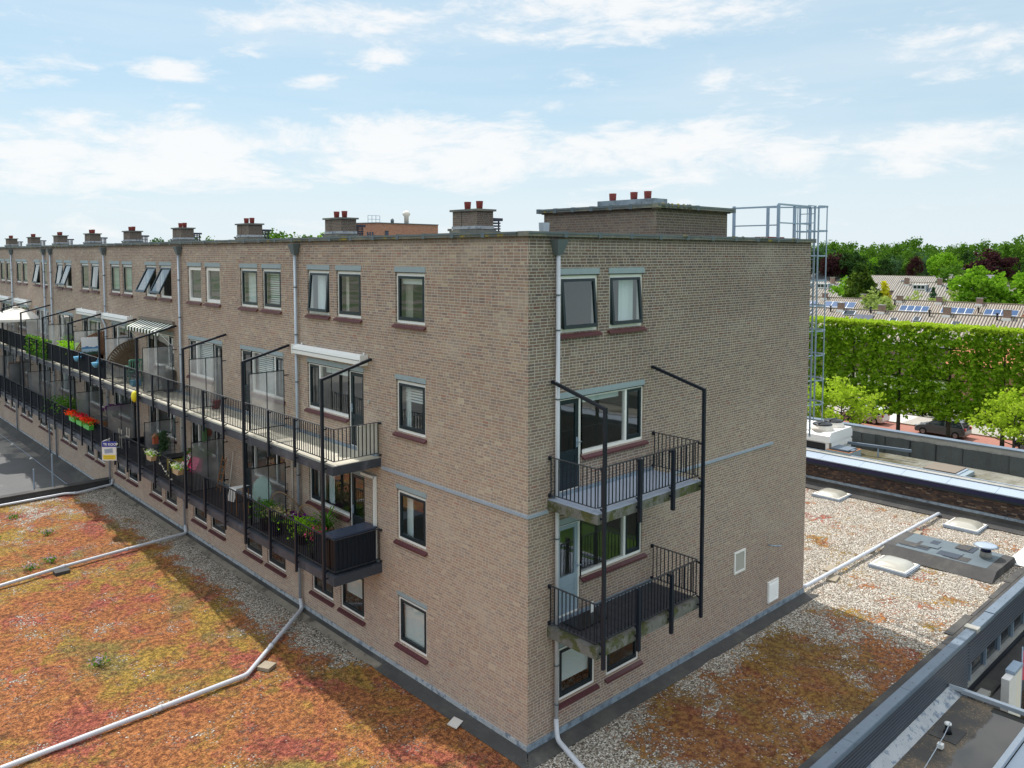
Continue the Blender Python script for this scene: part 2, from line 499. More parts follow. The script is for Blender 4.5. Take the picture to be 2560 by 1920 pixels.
def gravel_sedum(name, side):
    """roof planting: pea gravel, stonecrop in rust, red and yellow-green, moss"""
    m, t, bs, out = newmat(name)
    g = t.new('ShaderNodeNewGeometry')
    p = g.outputs['Position']
    px, py, pz = t.xyz(p)
    n_big = t.noise(p, .32, 5, .62, .6)
    n_mid = t.noise(p, .75, 6, .68, .3)
    n_fin = t.noise(p, 7.0, 4, .72)
    n_tin = t.noise(p, 34.0, 3, .75)
    vo = t.new('ShaderNodeTexVoronoi')
    t.put(vo.inputs['Vector'], p)
    vo.inputs['Scale'].default_value = 28.0
    vd, vc = vo.outputs['Distance'], vo.outputs['Color']
    sx, sy, sz = t.xyz(vc)
    # pebbles
    cr = t.new('ShaderNodeValToRGB')
    els = cr.color_ramp.elements
    stops = [(0, (.19, .16, .13)), (.28, (.33, .285, .235)), (.55, (.46, .415, .345)), (.8, (.64, .59, .51)), (1, (.86, .83, .77))]
    while len(els) < len(stops):
        els.new(.5)
    for i, (a, c) in enumerate(stops):
        els[i].position = a
        els[i].color = (*c, 1)
    t.put(cr.inputs[0], sx)
    peb = t.mix(t.ramp(vd, .42, .85), cr.outputs[0], (.08, .065, .05, 1))
    gb = t.m('ADD', .68, t.m('MULTIPLY', n_mid, .62))
    peb = t.mix(1.0, peb, t.comb(gb, gb, gb), 'MULTIPLY')
    # stonecrop colours
    rust = t.mix(t.ramp(n_fin, .38, .62), (.20, .075, .035, 1), (.47, .19, .070, 1))
    red = t.mix(t.ramp(n_fin, .38, .62), (.17, .045, .036, 1), (.43, .13, .085, 1))
    yel = t.mix(t.ramp(n_fin, .36, .64), (.18, .12, .030, 1), (.44, .275, .060, 1))
    olive = t.mix(t.ramp(n_fin, .36, .64), (.10, .085, .030, 1), (.27, .215, .07, 1))
    pn = t.noise(t.vmul(p, (1, 1, 1)), .36, 6, .66, .5)
    qn = t.noise(t.vmul(p, (1.3, .9, 1)), .50, 6, .68, .3)
    sed = t.mix(t.ramp(pn, .47, .60), rust, yel)
    sed = t.mix(t.ramp(qn, .49, .62), sed, red)
    sed = t.mix(t.m('MULTIPLY', t.ramp(n_big, .54, .64), .8), sed, olive)
    brown = t.mix(t.ramp(n_fin, .4, .62), (.085, .040, .024, 1), (.24, .10, .055, 1))
    sed = t.mix(t.m('MULTIPLY', t.ramp(t.noise(t.vmul(p, (1, 1.2, 1)), 1.6, 5, .7, .3), .54, .64), .6), sed, brown)
    spk = t.m('MULTIPLY', t.m('ADD', .34, t.m('MULTIPLY', t.ramp(t.noise(p, 22, 3, .8), .30, .66), 1.00)), t.m('ADD', .72, t.m('MULTIPLY', n_fin, .5)))
    sed = t.mix(1.0, sed, t.comb(spk, spk, spk), 'MULTIPLY')
    # where the planting has taken: 1 = stonecrop, 0 = bare gravel
    edge = t.m('ADD', t.m('MULTIPLY', t.m('SUBTRACT', n_mid, .5), 2.0), t.m('MULTIPLY', t.m('SUBTRACT', n_fin, .5), 1.3))
    if side == 'left':
        wall = t.m('ADD', px, 1.45)                                    # bare strip along the wall, fading near the corner
        wall = t.m('SUBTRACT', wall, t.m('MULTIPLY', t.m('SUBTRACT', 1.0, t.ramp(py, 2.0, 7.5)), 3.0))
        cov = t.m('SUBTRACT', .16, t.m('MULTIPLY', wall, .62))
        cov = t.m('MINIMUM', cov, .38)
        far = t.m('MULTIPLY', t.ramp(py, 20.0, 26.0), .30)
        cov = t.m('SUBTRACT', cov, far)
    else:
        inx = t.ramp(px, 8.0, 13.5)
        cov = t.m('SUBTRACT', .22, t.m('MULTIPLY', inx, .40))
        nearwall = t.m('MULTIPLY', t.m('SUBTRACT', 1.0, t.ramp(px, .4, 3.2)), .60)
        cov = t.m('SUBTRACT', cov, nearwall)
        cov = t.m('SUBTRACT', cov, t.m('MULTIPLY', t.m('MULTIPLY', t.ramp(py, -1.5, -.4), t.m('SUBTRACT', 1.0, inx)), .35))
    tot = t.m('ADD', edge, cov)
    isS = t.ramp(tot, -.06, .10)
    # loose stones lying in the planting and runners creeping over the stones
    loose = t.m('MULTIPLY', t.m('GREATER_THAN', sy, .82), t.ramp(t.m('ADD', t.m('SUBTRACT', .42, tot), t.m('MULTIPLY', t.m('SUBTRACT', t.noise(p, .9, 4, .7), .5), 1.6)), 0.0, .5))
    isS = t.m('MULTIPLY', isS, t.m('SUBTRACT', 1.0, loose))
    runner = t.m('MULTIPLY', t.m('GREATER_THAN', sz, .90), .8)
    isS = t.m('MAXIMUM', isS, t.m('MULTIPLY', runner, t.ramp(tot, -.5, 0.0)))
    if side == 'right':
        sed = t.mix(t.m('MULTIPLY', t.m('SUBTRACT', 1.0, t.ramp(px, 8, 12)), .55), sed, t.mix(t.ramp(n_fin, .4, .6), (.15, .050, .026, 1), (.27, .15, .05, 1)))
    c = t.mix(isS, peb, sed)
    t.put(bs.inputs['Base Color'], c)
    bs.inputs['Roughness'].default_value = .95
    bs.inputs['Specular IOR Level'].default_value = .15
    hgt = t.m('ADD', t.m('MULTIPLY', t.m('SUBTRACT', .8, vd), .8), t.m('ADD', t.m('MULTIPLY', t.m('MULTIPLY', n_tin, isS), 1.4), t.m('MULTIPLY', n_fin, .9)))
    t.put(bs.inputs['Normal'], t.bump(hgt, .85, .035))


gravel_sedum('green_roof_left', 'left')
gravel_sedum('green_roof_right', 'right')


def wet_roof():
    m, t, bs, out = newmat('wet_roof')
    p = t.pos()
    px, py, pz = t.xyz(p)
    n = t.noise(p, .9, 6, .65)
    f = t.noise(p, 11, 4, .7)
    c = t.mix(t.ramp(n, .4, .62), (.055, .052, .048, 1), (.125, .10, .07, 1))
    litter = t.m('MULTIPLY', t.ramp(t.noise(p, 17, 4, .85), .54, .62), t.ramp(t.m('ADD', n, t.m('MULTIPLY', f, .3)), .50, .70))
    c = t.mix(litter, c, (.33, .21, .12, 1))
    pd = t.m('SUBTRACT', t.m('ADD', t.m('MULTIPLY', t.ramp(py, -5.3, -6.7), 1.0), t.m('MULTIPLY', n, .8)), .55)
    pud = t.ramp(pd, .10, .16)
    c = t.mix(pud, c, (.030, .026, .020, 1))
    t.put(bs.inputs['Base Color'], c)
    t.put(bs.inputs['Roughness'], t.m('SUBTRACT', .8, t.m('MULTIPLY', pud, .76)))
    bs.inputs['Specular IOR Level'].default_value = .6
    t.put(bs.inputs['Normal'], t.bump(t.m('MULTIPLY', f, t.m('SUBTRACT', 1.0, pud)), .4, .02))


wet_roof()


def ground_mat():
    m, t, bs, out = newmat('town_ground')
    p = t.pos()
    n = t.noise(p, .05, 6, .6)
    f = t.noise(p, .8, 4, .7)
    c = t.mix(t.ramp(n, .42, .58), (.055, .10, .025, 1), (.20, .18, .15, 1))
    k = t.m('ADD', .6, t.m('MULTIPLY', f, .8))
    c = t.mix(1.0, c, t.comb(k, k, k), 'MULTIPLY')
    t.put(bs.inputs['Base Color'], c)
    bs.inputs['Roughness'].default_value = .95


ground_mat()


def dome_mat():
    m, t, bs, out = newmat('skylight_acrylic')
    p = t.pos()
    bs.inputs['Base Color'].default_value = (.42, .40, .34, 1)
    bs.inputs['Roughness'].default_value = .22
    bs.inputs['Specular IOR Level'].default_value = .8
    bs.inputs['Coat Weight'].default_value = .6
    bs.inputs['Coat Roughness'].default_value = .08


dome_mat()


def picture_mat():
    """weatherproof printed canvas: pale sky, a row of blue hills and their reflection"""
    m, t, bs, out = newmat('printed_canvas')
    px, py, pz = t.xyz(t.pos())
    n = t.noise(t.comb(t.m('MULTIPLY', px, 3.0), 0.0, 0.0), 1.0, 4, .6)
    h = t.m('SUBTRACT', pz, t.m('ADD', 6.26, t.m('MULTIPLY', n, .32)))
    c = t.mix(t.ramp(h, .0, -.02), (.80, .82, .86, 1), (.06, .22, .45, 1))
    c = t.mix(t.ramp(pz, 6.36, 6.30), c, (.40, .56, .68, 1))
    c = t.mix(t.ramp(t.m('ADD', pz, t.m('MULTIPLY', t.noise(t.comb(px, pz, 0.0), 14, 2), .2)), 6.34, 6.26), c, (.02, .06, .035, 1))
    t.put(bs.inputs['Base Color'], c)
    bs.inputs['Roughness'].default_value = .6


picture_mat()

# ------------------------------------------------------------------ mesh helpers


class MB:
    def __init__(s):
        s.v, s.f, s.mi, s.mats = [], [], [], []
        s.sm = []

    def _m(s, m):
        if m not in s.mats:
            s.mats.append(m)
        return s.mats.index(m)

    def face(s, pts, m=None, smooth=False):
        b = len(s.v)
        s.v += [tuple(p) for p in pts]
        s.f.append(tuple(range(b, b + len(pts))))
        s.mi.append(s._m(m)); s.sm.append(smooth)

    def box(s, x0, y0, z0, x1, y1, z1, m=None, rot=None, c=None):
        x0, x1 = min(x0, x1), max(x0, x1); y0, y1 = min(y0, y1), max(y0, y1); z0, z1 = min(z0, z1), max(z0, z1)
        b = len(s.v)
        P = [(x0, y0, z0), (x1, y0, z0), (x1, y1, z0), (x0, y1, z0), (x0, y0, z1), (x1, y0, z1), (x1, y1, z1), (x0, y1, z1)]
        if rot is not None:
            c = Vector(c) if c is not None else Vector(((x0 + x1) / 2, (y0 + y1) / 2, (z0 + z1) / 2))
            P = [tuple(rot @ (Vector(p) - c) + c) for p in P]
        s.v += P
        for q in ((0, 3, 2, 1), (4, 5, 6, 7), (0, 1, 5, 4), (1, 2, 6, 5), (2, 3, 7, 6), (3, 0, 4, 7)):
            s.f.append(tuple(b + i for i in q)); s.mi.append(s._m(m)); s.sm.append(False)
        return s

    def bar(s, a, b_, w, h, m=None):
        """rectangular bar from a to b"""
        a, b_ = Vector(a), Vector(b_)
        d = (b_ - a)
        d.normalize()
        up = Vector((0, 0, 1)) if abs(d.z) < .9 else Vector((1, 0, 0))
        sx = d.cross(up).normalized() * (w / 2)
        sy = sx.cross(d).normalized() * (h / 2)
        n = len(s.v)
        for q in (a, b_):
            s.v += [tuple(q - sx - sy), tuple(q + sx - sy), tuple(q + sx + sy), tuple(q - sx + sy)]
        for q in ((0, 1, 5, 4), (1, 2, 6, 5), (2, 3, 7, 6), (3, 0, 4, 7), (3, 2, 1, 0), (4, 5, 6, 7)):
            s.f.append(tuple(n + i for i in q)); s.mi.append(s._m(m)); s.sm.append(False)
        return s

    def tube(s, pts, r, m=None, seg=8, cap=True, radii=None):
        pts = [Vector(p) for p in pts]
        rings = []
        prev = None
        for i, p in enumerate(pts):
            if i == 0:
                d = pts[1] - pts[0]
            elif i == len(pts) - 1:
                d = pts[-1] - pts[-2]
            else:
                d = (pts[i + 1] - p).normalized() + (p - pts[i - 1]).normalized()
            d.normalize()
            if prev is None:
                a = d.orthogonal().normalized()
            else:
                a = (prev - d * prev.dot(d))
                a = a.normalized() if a.length > 1e-6 else d.orthogonal().normalized()
            prev = a
            bb = d.cross(a)
            rr = radii[i] if radii else r
            b0 = len(s.v)
            for k in range(seg):
                t = 2 * PI * k / seg
                s.v.append(tuple(p + (a * math.cos(t) + bb * math.sin(t)) * rr))
            rings.append(b0)
        for i in range(len(rings) - 1):
            for k in range(seg):
                k2 = (k + 1) % seg
                s.f.append((rings[i] + k, rings[i] + k2, rings[i + 1] + k2, rings[i + 1] + k))
                s.mi.append(s._m(m)); s.sm.append(True)
        if cap:
            s.f.append(tuple(rings[0] + k for k in reversed(range(seg)))); s.mi.append(s._m(m)); s.sm.append(False)
            s.f.append(tuple(rings[-1] + k for k in range(seg))); s.mi.append(s._m(m)); s.sm.append(False)
        return s

    def lathe(s, cx, cy, prof, m=None, seg=14):
        rings = []
        for r, z in prof:
            b0 = len(s.v)
            for k in range(seg):
                t = 2 * PI * k / seg
                s.v.append((cx + r * math.cos(t), cy + r * math.sin(t), z))
            rings.append(b0)
        for i in range(len(rings) - 1):
            for k in range(seg):
                k2 = (k + 1) % seg
                s.f.append((rings[i] + k, rings[i] + k2, rings[i + 1] + k2, rings[i + 1] + k))
                s.mi.append(s._m(m)); s.sm.append(True)
        s.f.append(tuple(rings[0] + k for k in reversed(range(seg)))); s.mi.append(s._m(m)); s.sm.append(False)
        s.f.append(tuple(rings[-1] + k for k in range(seg))); s.mi.append(s._m(m)); s.sm.append(False)
        return s

    def prism(s, poly, axis, a, b_, m=None):
        """poly of 2D points extruded along axis (x, y or z) from a to b"""
        def P(u, v, t):
            return {'x': (t, u, v), 'y': (u, t, v), 'z': (u, v, t)}[axis]
        n = len(s.v)
        k = len(poly)
        s.v += [P(u, v, a) for u, v in poly] + [P(u, v, b_) for u, v in poly]
        for i in range(k):
            j = (i + 1) % k
            s.f.append((n + i, n + j, n + k + j, n + k + i)); s.mi.append(s._m(m)); s.sm.append(False)
        s.f.append(tuple(n + i for i in reversed(range(k)))); s.mi.append(s._m(m)); s.sm.append(False)
        s.f.append(tuple(n + k + i for i in range(k))); s.mi.append(s._m(m)); s.sm.append(False)
        return s

    def mesh(s, name, mats=None):
        me = bpy.data.meshes.new(name)
        me.from_pydata(s.v, [], s.f)
        names = s.mats
        for q in names:
            me.materials.append(MATS[q] if q else (MATS[mats] if mats else None))
        me.polygons.foreach_set('material_index', s.mi)
        me.polygons.foreach_set('use_smooth', s.sm)
        me.update()
        return me

    def build(s, name, m=None, parent=None, loc=None):
        o = bpy.data.objects.new(name, s.mesh(name, m))
        COL.objects.link(o)
        if parent:
            o.parent = parent
        if loc is not None:
            o.location = loc
        return o


def tag(o, label=None, cat=None, group=None, kind=None):
    if label: o['label'] = label
    if cat: o['category'] = cat
    if group: o['group'] = group
    if kind: o['kind'] = kind
    return o


def empty(name, loc, label=None, cat=None, group=None, rz=0):
    o = bpy.data.objects.new(name, None)
    COL.objects.link(o)
    o.location = loc
    o.rotation_euler = (0, 0, rz)
    o.empty_display_size = .2
    return tag(o, label, cat, group)


def copy_tree(o, parent=None):
    c = o.copy()
    COL.objects.link(c)
    c.parent = parent
    for ch in o.children:
        copy_tree(ch, c)
    return c


def inst(name, me, parent, loc=(0, 0, 0), rot=(0, 0, 0)):
    o = bpy.data.objects.new(name, me)
    COL.objects.link(o)
    o.parent = parent
    o.location = loc
    o.rotation_euler = rot
    return o


RNG = random.Random(7)


def leaf_quads(mb, pts, size, rng, m=None, up=.3, aspect=1.0):
    """small creased leaf clusters at the points"""
    for p in pts:
        s = size * rng.uniform(.6, 1.35)
        n = Vector((rng.gauss(0, 1), rng.gauss(0, 1), rng.gauss(0, 1) + up)).normalized()
        a = n.orthogonal().normalized()
        a.rotate(Matrix.Rotation(rng.uniform(0, 6.28), 3, n))
        b = n.cross(a)
        p = Vector(p)
        q0, q1, q2, q3 = p - a * s * .5, p + b * s * .42 * aspect + n * s * .12, p + a * s * .5, p - b * s * .42 * aspect + n * s * .12
        k = len(mb.v)
        mb.v += [tuple(q0), tuple(q1), tuple(q2), tuple(q3)]
        mb.f.append((k, k + 1, k + 2, k + 3)); mb.mi.append(mb._m(m)); mb.sm.append(False)


def crown_points(n, rx, ry, rz, rng, clumps=26, spread=.30, hollow=.55):
    cs = []
    for _ in range(clumps):
        while True:
            v = Vector((rng.uniform(-1, 1), rng.uniform(-1, 1), rng.uniform(-1, 1)))
            if hollow < v.length < 1:
                break
        cs.append((v * .86, rng.uniform(.7, 1.3)))
    out = []
    for i in range(n):
        c, k = cs[rng.randrange(clumps)]
        d = Vector((rng.gauss(0, 1), rng.gauss(0, 1), rng.gauss(0, 1))).normalized() * (rng.random() ** .4) * spread * k
        q = c + d
        out.append((q.x * rx, q.y * ry, q.z * rz))
    return out


TREE_MESH = {}


def tree(name, loc, r, h, mname, label, group, n=1300, leaf=.6, seed=1, trunk=True, shape='round', cat='tree', clumps=26, spread=.32):
    """tapered trunk with limbs and a crown of many leaf clusters; h = total height, r = crown radius"""
    key = (mname, seed, shape, round(r, 1), round(h, 1))
    o = empty(name, loc, label, cat, group)
    if key not in TREE_MESH:
        rng = random.Random(seed * 13 + 5)
        ch = h * (.80 if shape != 'street' else .62)
        cz = h - ch / 2
        mb = MB()
        if shape == 'cone':
            pts = []
            for i in range(n):
                t = rng.random() ** 1.5
                lay = int(t * 11) / 11 + rng.uniform(-.02, .05)
                a = rng.uniform(0, 6.28)
                lobe = 1 + .28 * math.sin(a * 3 + lay * 9) + .14 * math.sin(a * 7 - lay * 20)
                rr = r * (1 - lay) ** .7 * lobe * rng.uniform(.30, 1.0) ** .5
                pts.append((rr * math.cos(a), rr * math.sin(a), h * .08 + lay * h * .92 - rr * .22))
        else:
            pts = [(x, y, z + cz) for x, y, z in crown_points(n, r, r, ch / 2, rng, clumps, spread)]
        leaf_quads(mb, pts, leaf, rng, mname)
        tb = MB()
        tb.tube([(0, 0, 0), (.05, 0, h * .25), (0, .08, h * .55), (.05, 0, h * .8)], .2, 'bark', 6, radii=[.024 * h, .019 * h, .012 * h, .004 * h])
        for k in range(6):
            a = k * 1.05 + rng.random()
            z0 = h * rng.uniform(.25, .5)
            tb.tube([(0, 0, z0), (math.cos(a) * r * .35, math.sin(a) * r * .35, z0 + h * .14), (math.cos(a) * r * .72, math.sin(a) * r * .72, z0 + h * .26)], .1, 'bark', 5,
                    radii=[.009 * h, .006 * h, .002 * h])
        TREE_MESH[key] = (mb.mesh('crown'), tb.mesh('trunk'))
    a, b = TREE_MESH[key]
    inst('crown', a, o)
    inst('trunk', b, o)
    return o

# ==================================================================== THE SETTING
GZ = -5.0
mb = MB()
mb.face([(-2500, -2500, GZ - .02), (2500, -2500, GZ - .02), (2500, 2500, GZ - .02), (-2500, 2500, GZ - .02)])
tag(mb.build('ground', 'town_ground'), kind='structure')
mb = MB(); mb.box(33, -11, GZ - .2, 60.8, 140, GZ + .004, 'asphalt')
tag(mb.build('road'), kind='structure')
mb = MB(); mb.box(60.8, -11, GZ - .2, 65.1, 140, GZ + .008, 'clinker')
tag(mb.build('parking_strip'), kind='structure')
mb = MB(); mb.box(65.1, -11, GZ - .2, 69.5, 140, GZ + .13, 'pavement')
for yy in (19.0, 2.0):
    mb.box(65.3, yy - 1.2, GZ, 69.4, yy + 1.2, GZ + .134, 'stone_white')
tag(mb.build('pavement'), kind='structure')
mb = MB(); mb.box(11.2, -13, GZ - .2, 33, -4.72, GZ + .02, 'pavement')
tag(mb.build('shopping_pavement'), kind='structure')

# green roofs -----------------------------------------------------------------
def deck_grid(name, x0, y0, x1, y1, m, step=.35, amp=.035):
    mb = MB()
    nx, ny = int((x1 - x0) / step), int((y1 - y0) / step)
    for j in range(ny + 1):
        for i in range(nx + 1):
            x, y = x0 + (x1 - x0) * i / nx, y0 + (y1 - y0) * j / ny
            e = min(1, (x - x0) / .5, (x1 - x) / .5, (y - y0) / .5, (y1 - y) / .5)
            z = amp * e * (mnoise.noise(Vector((x * .9, y * .9, 1))) + .6 * mnoise.noise(Vector((x * 3.1, y * 3.1, 5))))
            mb.v.append((x, y, z))
    for j in range(ny):
        for i in range(nx):
            a = j * (nx + 1) + i
            mb.f.append((a, a + 1, a + nx + 2, a + nx + 1)); mb.mi.append(mb._m(None)); mb.sm.append(True)
    return mb.build(name, m)


podium = empty('shop_podium', (0, 0, 0), 'low flat-roofed shop block with planted gravel roof round the brick flats', 'shop building')
deck_grid('planted_roof', -16, -4.15, -.30, 27.15, 'green_roof_left').parent = podium
deck_grid('planted_roof', -.30, -4.15, 23.3, 27.15, 'green_roof_right').parent = podium
# ^ the part under the flats is covered by them
mb = MB()
mb.box(-16, -4.5, GZ, 23.4, 27.3, -.06, 'brick_dark')
mb.build('shop_wall', None, podium)
mb = MB()
mb.box(-16, -4.45, -.055, 23.4, -4.08, .018, 'bitumen')
for i in range(4):
    x = 12.4 + i * 1.75
    mb.box(x, -4.14, .010, x + 1.7, -3.92 - .06 * ((i * 5) % 3), .030, 'bitumen')
mb.box(19.5, -4.1, .02, 21.6, -3.45, .045, 'white_pure')
mb.build('roof_membrane', None, podium)
# metal-capped parapet and ribbed cladding
mb = MB()
mb.box(-16, -4.60, -.05, 12.58, -4.47, .27, 'cladding')
mb.box(12.58, -4.60, -.05, 23.4, -4.47, .29, 'cladding')
mb.build('parapet', None, podium)
mb = MB()
x = -16.0
k = 0
while x < 23.3:
    x2 = min(x + 3.0, 23.4)
    dz = .02 if x > 12 else 0
    mb.box(x + .006, -4.70, .275 + dz, x2 - .006, -4.46, .315 + dz, 'cap_metal')
    mb.box(x + .006, -4.712, .20 + dz, x2 - .006, -4.702, .30 + dz, 'cap_metal')
    for q in range(3):
        mb.box(x + .4 + q, -4.60, .314 + dz, x + .43 + q, -4.57, .322 + dz, 'zinc_dark')
    x = x2
    k += 1
mb.build('parapet_cap', None, podium)
mb = MB(); mb.box(12.45, -4.74, .26, 12.72, -4.40, .36, 'cement'); mb.build('parapet_block', None, podium)
mb = MB()
prof = []
z = .22
while z > -1.50:
    prof += [(-4.66, z), (-4.70, z - .02), (-4.70, z - .055), (-4.66, z - .075)]
    z -= .085
zend = z
prof2 = prof + [(-4.60, zend), (-4.60, .22)]
mb.prism(prof2, 'x', -16, 12.0, 'cladding')
prof = []
z = .24
while z > -.46:
    prof += [(-4.66, z), (-4.70, z - .02), (-4.70, z - .055), (-4.66, z - .075)]
    z -= .085
mb.prism(prof + [(-4.60, z), (-4.60, .24)], 'x', 12.0, 23.4, 'cladding')
mb.build('ribbed_cladding', None, podium)
mb = MB()
for i in range(9):
    x = 12.4 + i * 1.25
    mb.box(x, -4.57, -1.05, x + 1.25, -4.52, -.50, 'car_glass')
    mb.box(x - .02, -4.64, -1.08, x + .02, -4.57, -.48, 'galv')
mb.box(12.02, -4.66, -1.18, 23.4, -4.50, -1.08, 'concrete_grey')
mb.box(12.02, -4.56, -3.4, 23.4, -4.505, -1.18, 'cladding')
mb.build('shop_window', None, podium)
mb = MB()
mb.box(12.05, -5.0, -1.62, 23.4, -4.58, -1.52, 'bitumen')
mb.box(12.3, -5.0, -1.52, 12.9, -4.75, -1.42, 'cement')
mb.build('canopy_ledge', None, podium)

# next roof down (right foreground)
lower = empty('annex_roof', (0, 0, 0), 'low wet bitumen roof with leaf litter in the bottom right corner', 'roof')
mb = MB(); mb.box(-6, -9.4, -.78, 10.65, -4.92, -.70, 'wet_roof')
mb.face([(-6, -4.72, -.48), (10.5, -4.72, -.48), (10.65, -4.97, -.696), (-6, -4.97, -.696)], 'lead_white')
mb.box(-6, -9.4, GZ, 10.64, -4.75, -.781, 'brick_dark')
mb.build('roof_deck', None, lower)
mb = MB()
mb.bar((10.72, -4.95, -.60), (10.78, -9.4, -.60), .13, .10, 'zinc')
mb.bar((10.45, -4.72, -.46), (10.72, -5.0, -.58), .05, .10, 'zinc')
mb.bar((-6, -6.62, -.60), (10.7, -6.60, -.60), .12, .10, 'zinc')
mb.box(-6, -9.3, -.70, 10.6, -6.68, -.66, 'cap_white')
mb.build('roof_edge', None, lower)
t = empty('roof_vent', (8.62, -5.33, -.70), 'small white-capped vent pipe on the wet roof bottom right', 'roof vent')
mb = MB()
mb.box(-.36, -.30, 0, .36, .30, .02, 'bitumen')
mb.build('flashing', None, t)
mb = MB(); mb.lathe(0, 0, [(.10, .02), (.07, .10), (.05, .22)], 'black_plastic'); mb.build('pipe', None, t)
mb = MB(); mb.lathe(.0, 0, [(.03, .20), (.085, .23), (.07, .27), (.01, .28)], 'white_pure'); mb.build('cap', None, t)
mb = MB(); mb.tube([(8.62, -5.38, -.40), (8.1, -5.42, -.5), (6.2, -5.55, -.62), (4.5, -5.7, -.64)], .011, 'zinc', 5)
mb.box(7.78, -5.50, -.66, 7.9, -5.38, -.56, 'white_pure')
tag(mb.build('lightning_wire'), 'thin pale wire running from the vent across the wet roof bottom right', 'wire')

# white board and red flag below the windows
t = empty('advertising_box', (13.55, -5.3, -5), 'white upright sign box standing below the dark shop windows on the right', 'sign')
mb = MB(); mb.box(-.50, -.10, 1.6, .16, .10, 3.98, 'sign_white'); mb.box(.161, -.10, 1.6, .62, .10, 4.02, 'canvas'); mb.box(-.1, -.12, 3.99, .66, .12, 4.08, 'galv'); mb.build('panel', None, t)
mb = MB(); mb.bar((-.4, 0, 0), (-.4, 0, 1.6), .07, .07, 'galv'); mb.build('leg', None, t)
mb = MB(); mb.bar((.5, 0, 0), (.5, 0, 1.6), .07, .07, 'galv'); mb.build('leg', None, t)
t = empty('red_flag', (14.75, -5.25, -5), 'red flag on a thin pole at the right edge of the photo', 'flag')
mb = MB(); mb.tube([(0, 0, 0), (0, 0, 4.3)], .02, 'galv', 6); mb.build('pole', None, t)
mb = MB()
for i in range(6):
    x0, x1 = .12 * i, .12 * (i + 1)
    mb.face([(x0, .05 * math.sin(i), 3.2), (x1, .05 * math.sin(i + 1), 3.2), (x1, .05 * math.sin(i + 1), 4.1), (x0, .05 * math.sin(i), 4.1)], 'red_cloth')
mb.build('cloth', None, t)

# roof beyond the left parapet ------------------------------------------------
low2 = empty('far_shop_roof', (0, 0, 0), 'flat grey bitumen roof beyond the kerb at the far left', 'roof')
mb = MB()
mb.box(-30, 27.62, -.70, -.005, 90, -.60, 'roofing')
mb.box(-30, 27.63, GZ, -.01, 90, -.701, 'brick_dark')
mb.build('roof_deck', None, low2)
mb = MB()
mb.face([(-.02, 27.9, -.28), (-.02, 90, -.28), (-.42, 90, -.594), (-.42, 27.9, -.594)], 'bitumen')
mb.box(-.05, 27.7, -.30, -.004, 84, -.22, 'lead_white')
mb.build('roof_upstand', None, low2)
mb = MB()
mb.tube([(-.95, 27.8, -.55), (-.9, 40, -.55), (-.95, 60, -.55)], .012, 'galv', 5)
for y in (30.4, 38, 42.5, 48.8):
    mb.lathe(-.95, y, [(.10, -.60), (.10, -.56), (.03, -.50)], 'stone_white', 8)
tag(mb.build('lightning_wire'), 'thin wire on small white blocks across the far left grey roof', 'wire')
mb = MB()
mb.box(-16, 27.30, -.6, -.005, 27.62, .30, 'bitumen')
mb.box(-16, 27.26, .30, -.005, 27.66, .345, 'bitumen')
tag(mb.build('roof_kerb'), 'low black bitumen kerb between the orange planted roof and the grey roof', 'kerb')
t = empty('guard_frame', (-2.9, 28.35, -.6), 'bare galvanised guard frame standing on the far left grey roof', 'guard rail')
mb = MB()
for p, q in ((-.02, 1.7), (.72, 2.25)):
    mb.bar((p, 0, 0), (p, 0, q), .05, .05, 'galv')
mb.build('post', None, t)
mb = MB(); mb.bar((0, 0, .12), (.70, 0, .30), .05, .05, 'galv'); mb.build('rail', None, t)

# dark brick neighbour on the right ---------------------------------------------
nb = empty('supermarket_block', (0, 0, 0), 'low dark brown brick block with white-blue metal roof edge right of the flats', 'shop building')
mb = MB(); mb.box(23.5, -50, GZ, 28.4, 70, .98, 'brick_dark'); mb.build('wall', None, nb)
mb = MB()
mb.box(23.42, -50, 1.10, 23.50, 70, 1.32, 'fascia_navy')
mb.box(23.45, -50, 1.0, 23.499, 70, 1.10, 'sash')
y = -50
while y < 70:
    mb.face([(23.40, y + .005, 1.33), (23.40, y + 1.775, 1.33), (24.05, y + 1.775, 1.44), (24.05, y + .005, 1.44)], 'cap_white')
    mb.box(23.40, y + .005, 1.29, 23.415, y + 1.775, 1.329, 'cap_white')
    y += 1.78
mb.box(24.05, -50, 1.30, 24.12, 70, 1.47, 'zinc_dark')
mb.box(24.12, -50, 1.20, 24.62, 70, 1.42, 'cement')
mb.box(24.62, -50, 1.20, 24.68, 70, 1.45, 'cap_white')
mb.build('roof_edge', None, nb)
mb = MB()
mb.box(24.68, -50, .981, 28.0, 70, 1.06, 'cement_mossy')
for i in range(60):
    mb.box(24.7, -20 + i * 1.3, 1.061, 27.9, -19.985 + i * 1.3, 1.066, 'bitumen_sand')
mb.build('roof_deck', None, nb)
mb = MB()
mb.box(28.0, -50, 1.0, 28.35, 70, 2.10, 'cement')
mb.box(27.96, -50, 2.10, 28.40, 70, 2.15, 'cap_metal')
mb.build('rear_parapet', None, nb)
mb = MB()
rg = random.Random(3)
y = -20.0
while y < 40:
    wdt = 1.15
    n = 6
    for i in range(n):
        a0, a1 = y + wdt * i / n, y + wdt * (i + 1) / n
        d0, d1 = 27.94 + .03 * math.sin(i * 2.1 + y), 27.94 + .03 * math.sin((i + 1) * 2.1 + y)
        mb.face([(d0, a0, 1.06), (d1, a1, 1.06), (d1 + .02, a1, 1.86 + .02 * math.sin(i)), (d0 + .02, a0, 1.86)], 'cloth_dark')
    y += wdt
    mb.box(27.93, y - .02, 1.06, 27.97, y + .0, 1.84, 'black_plastic')
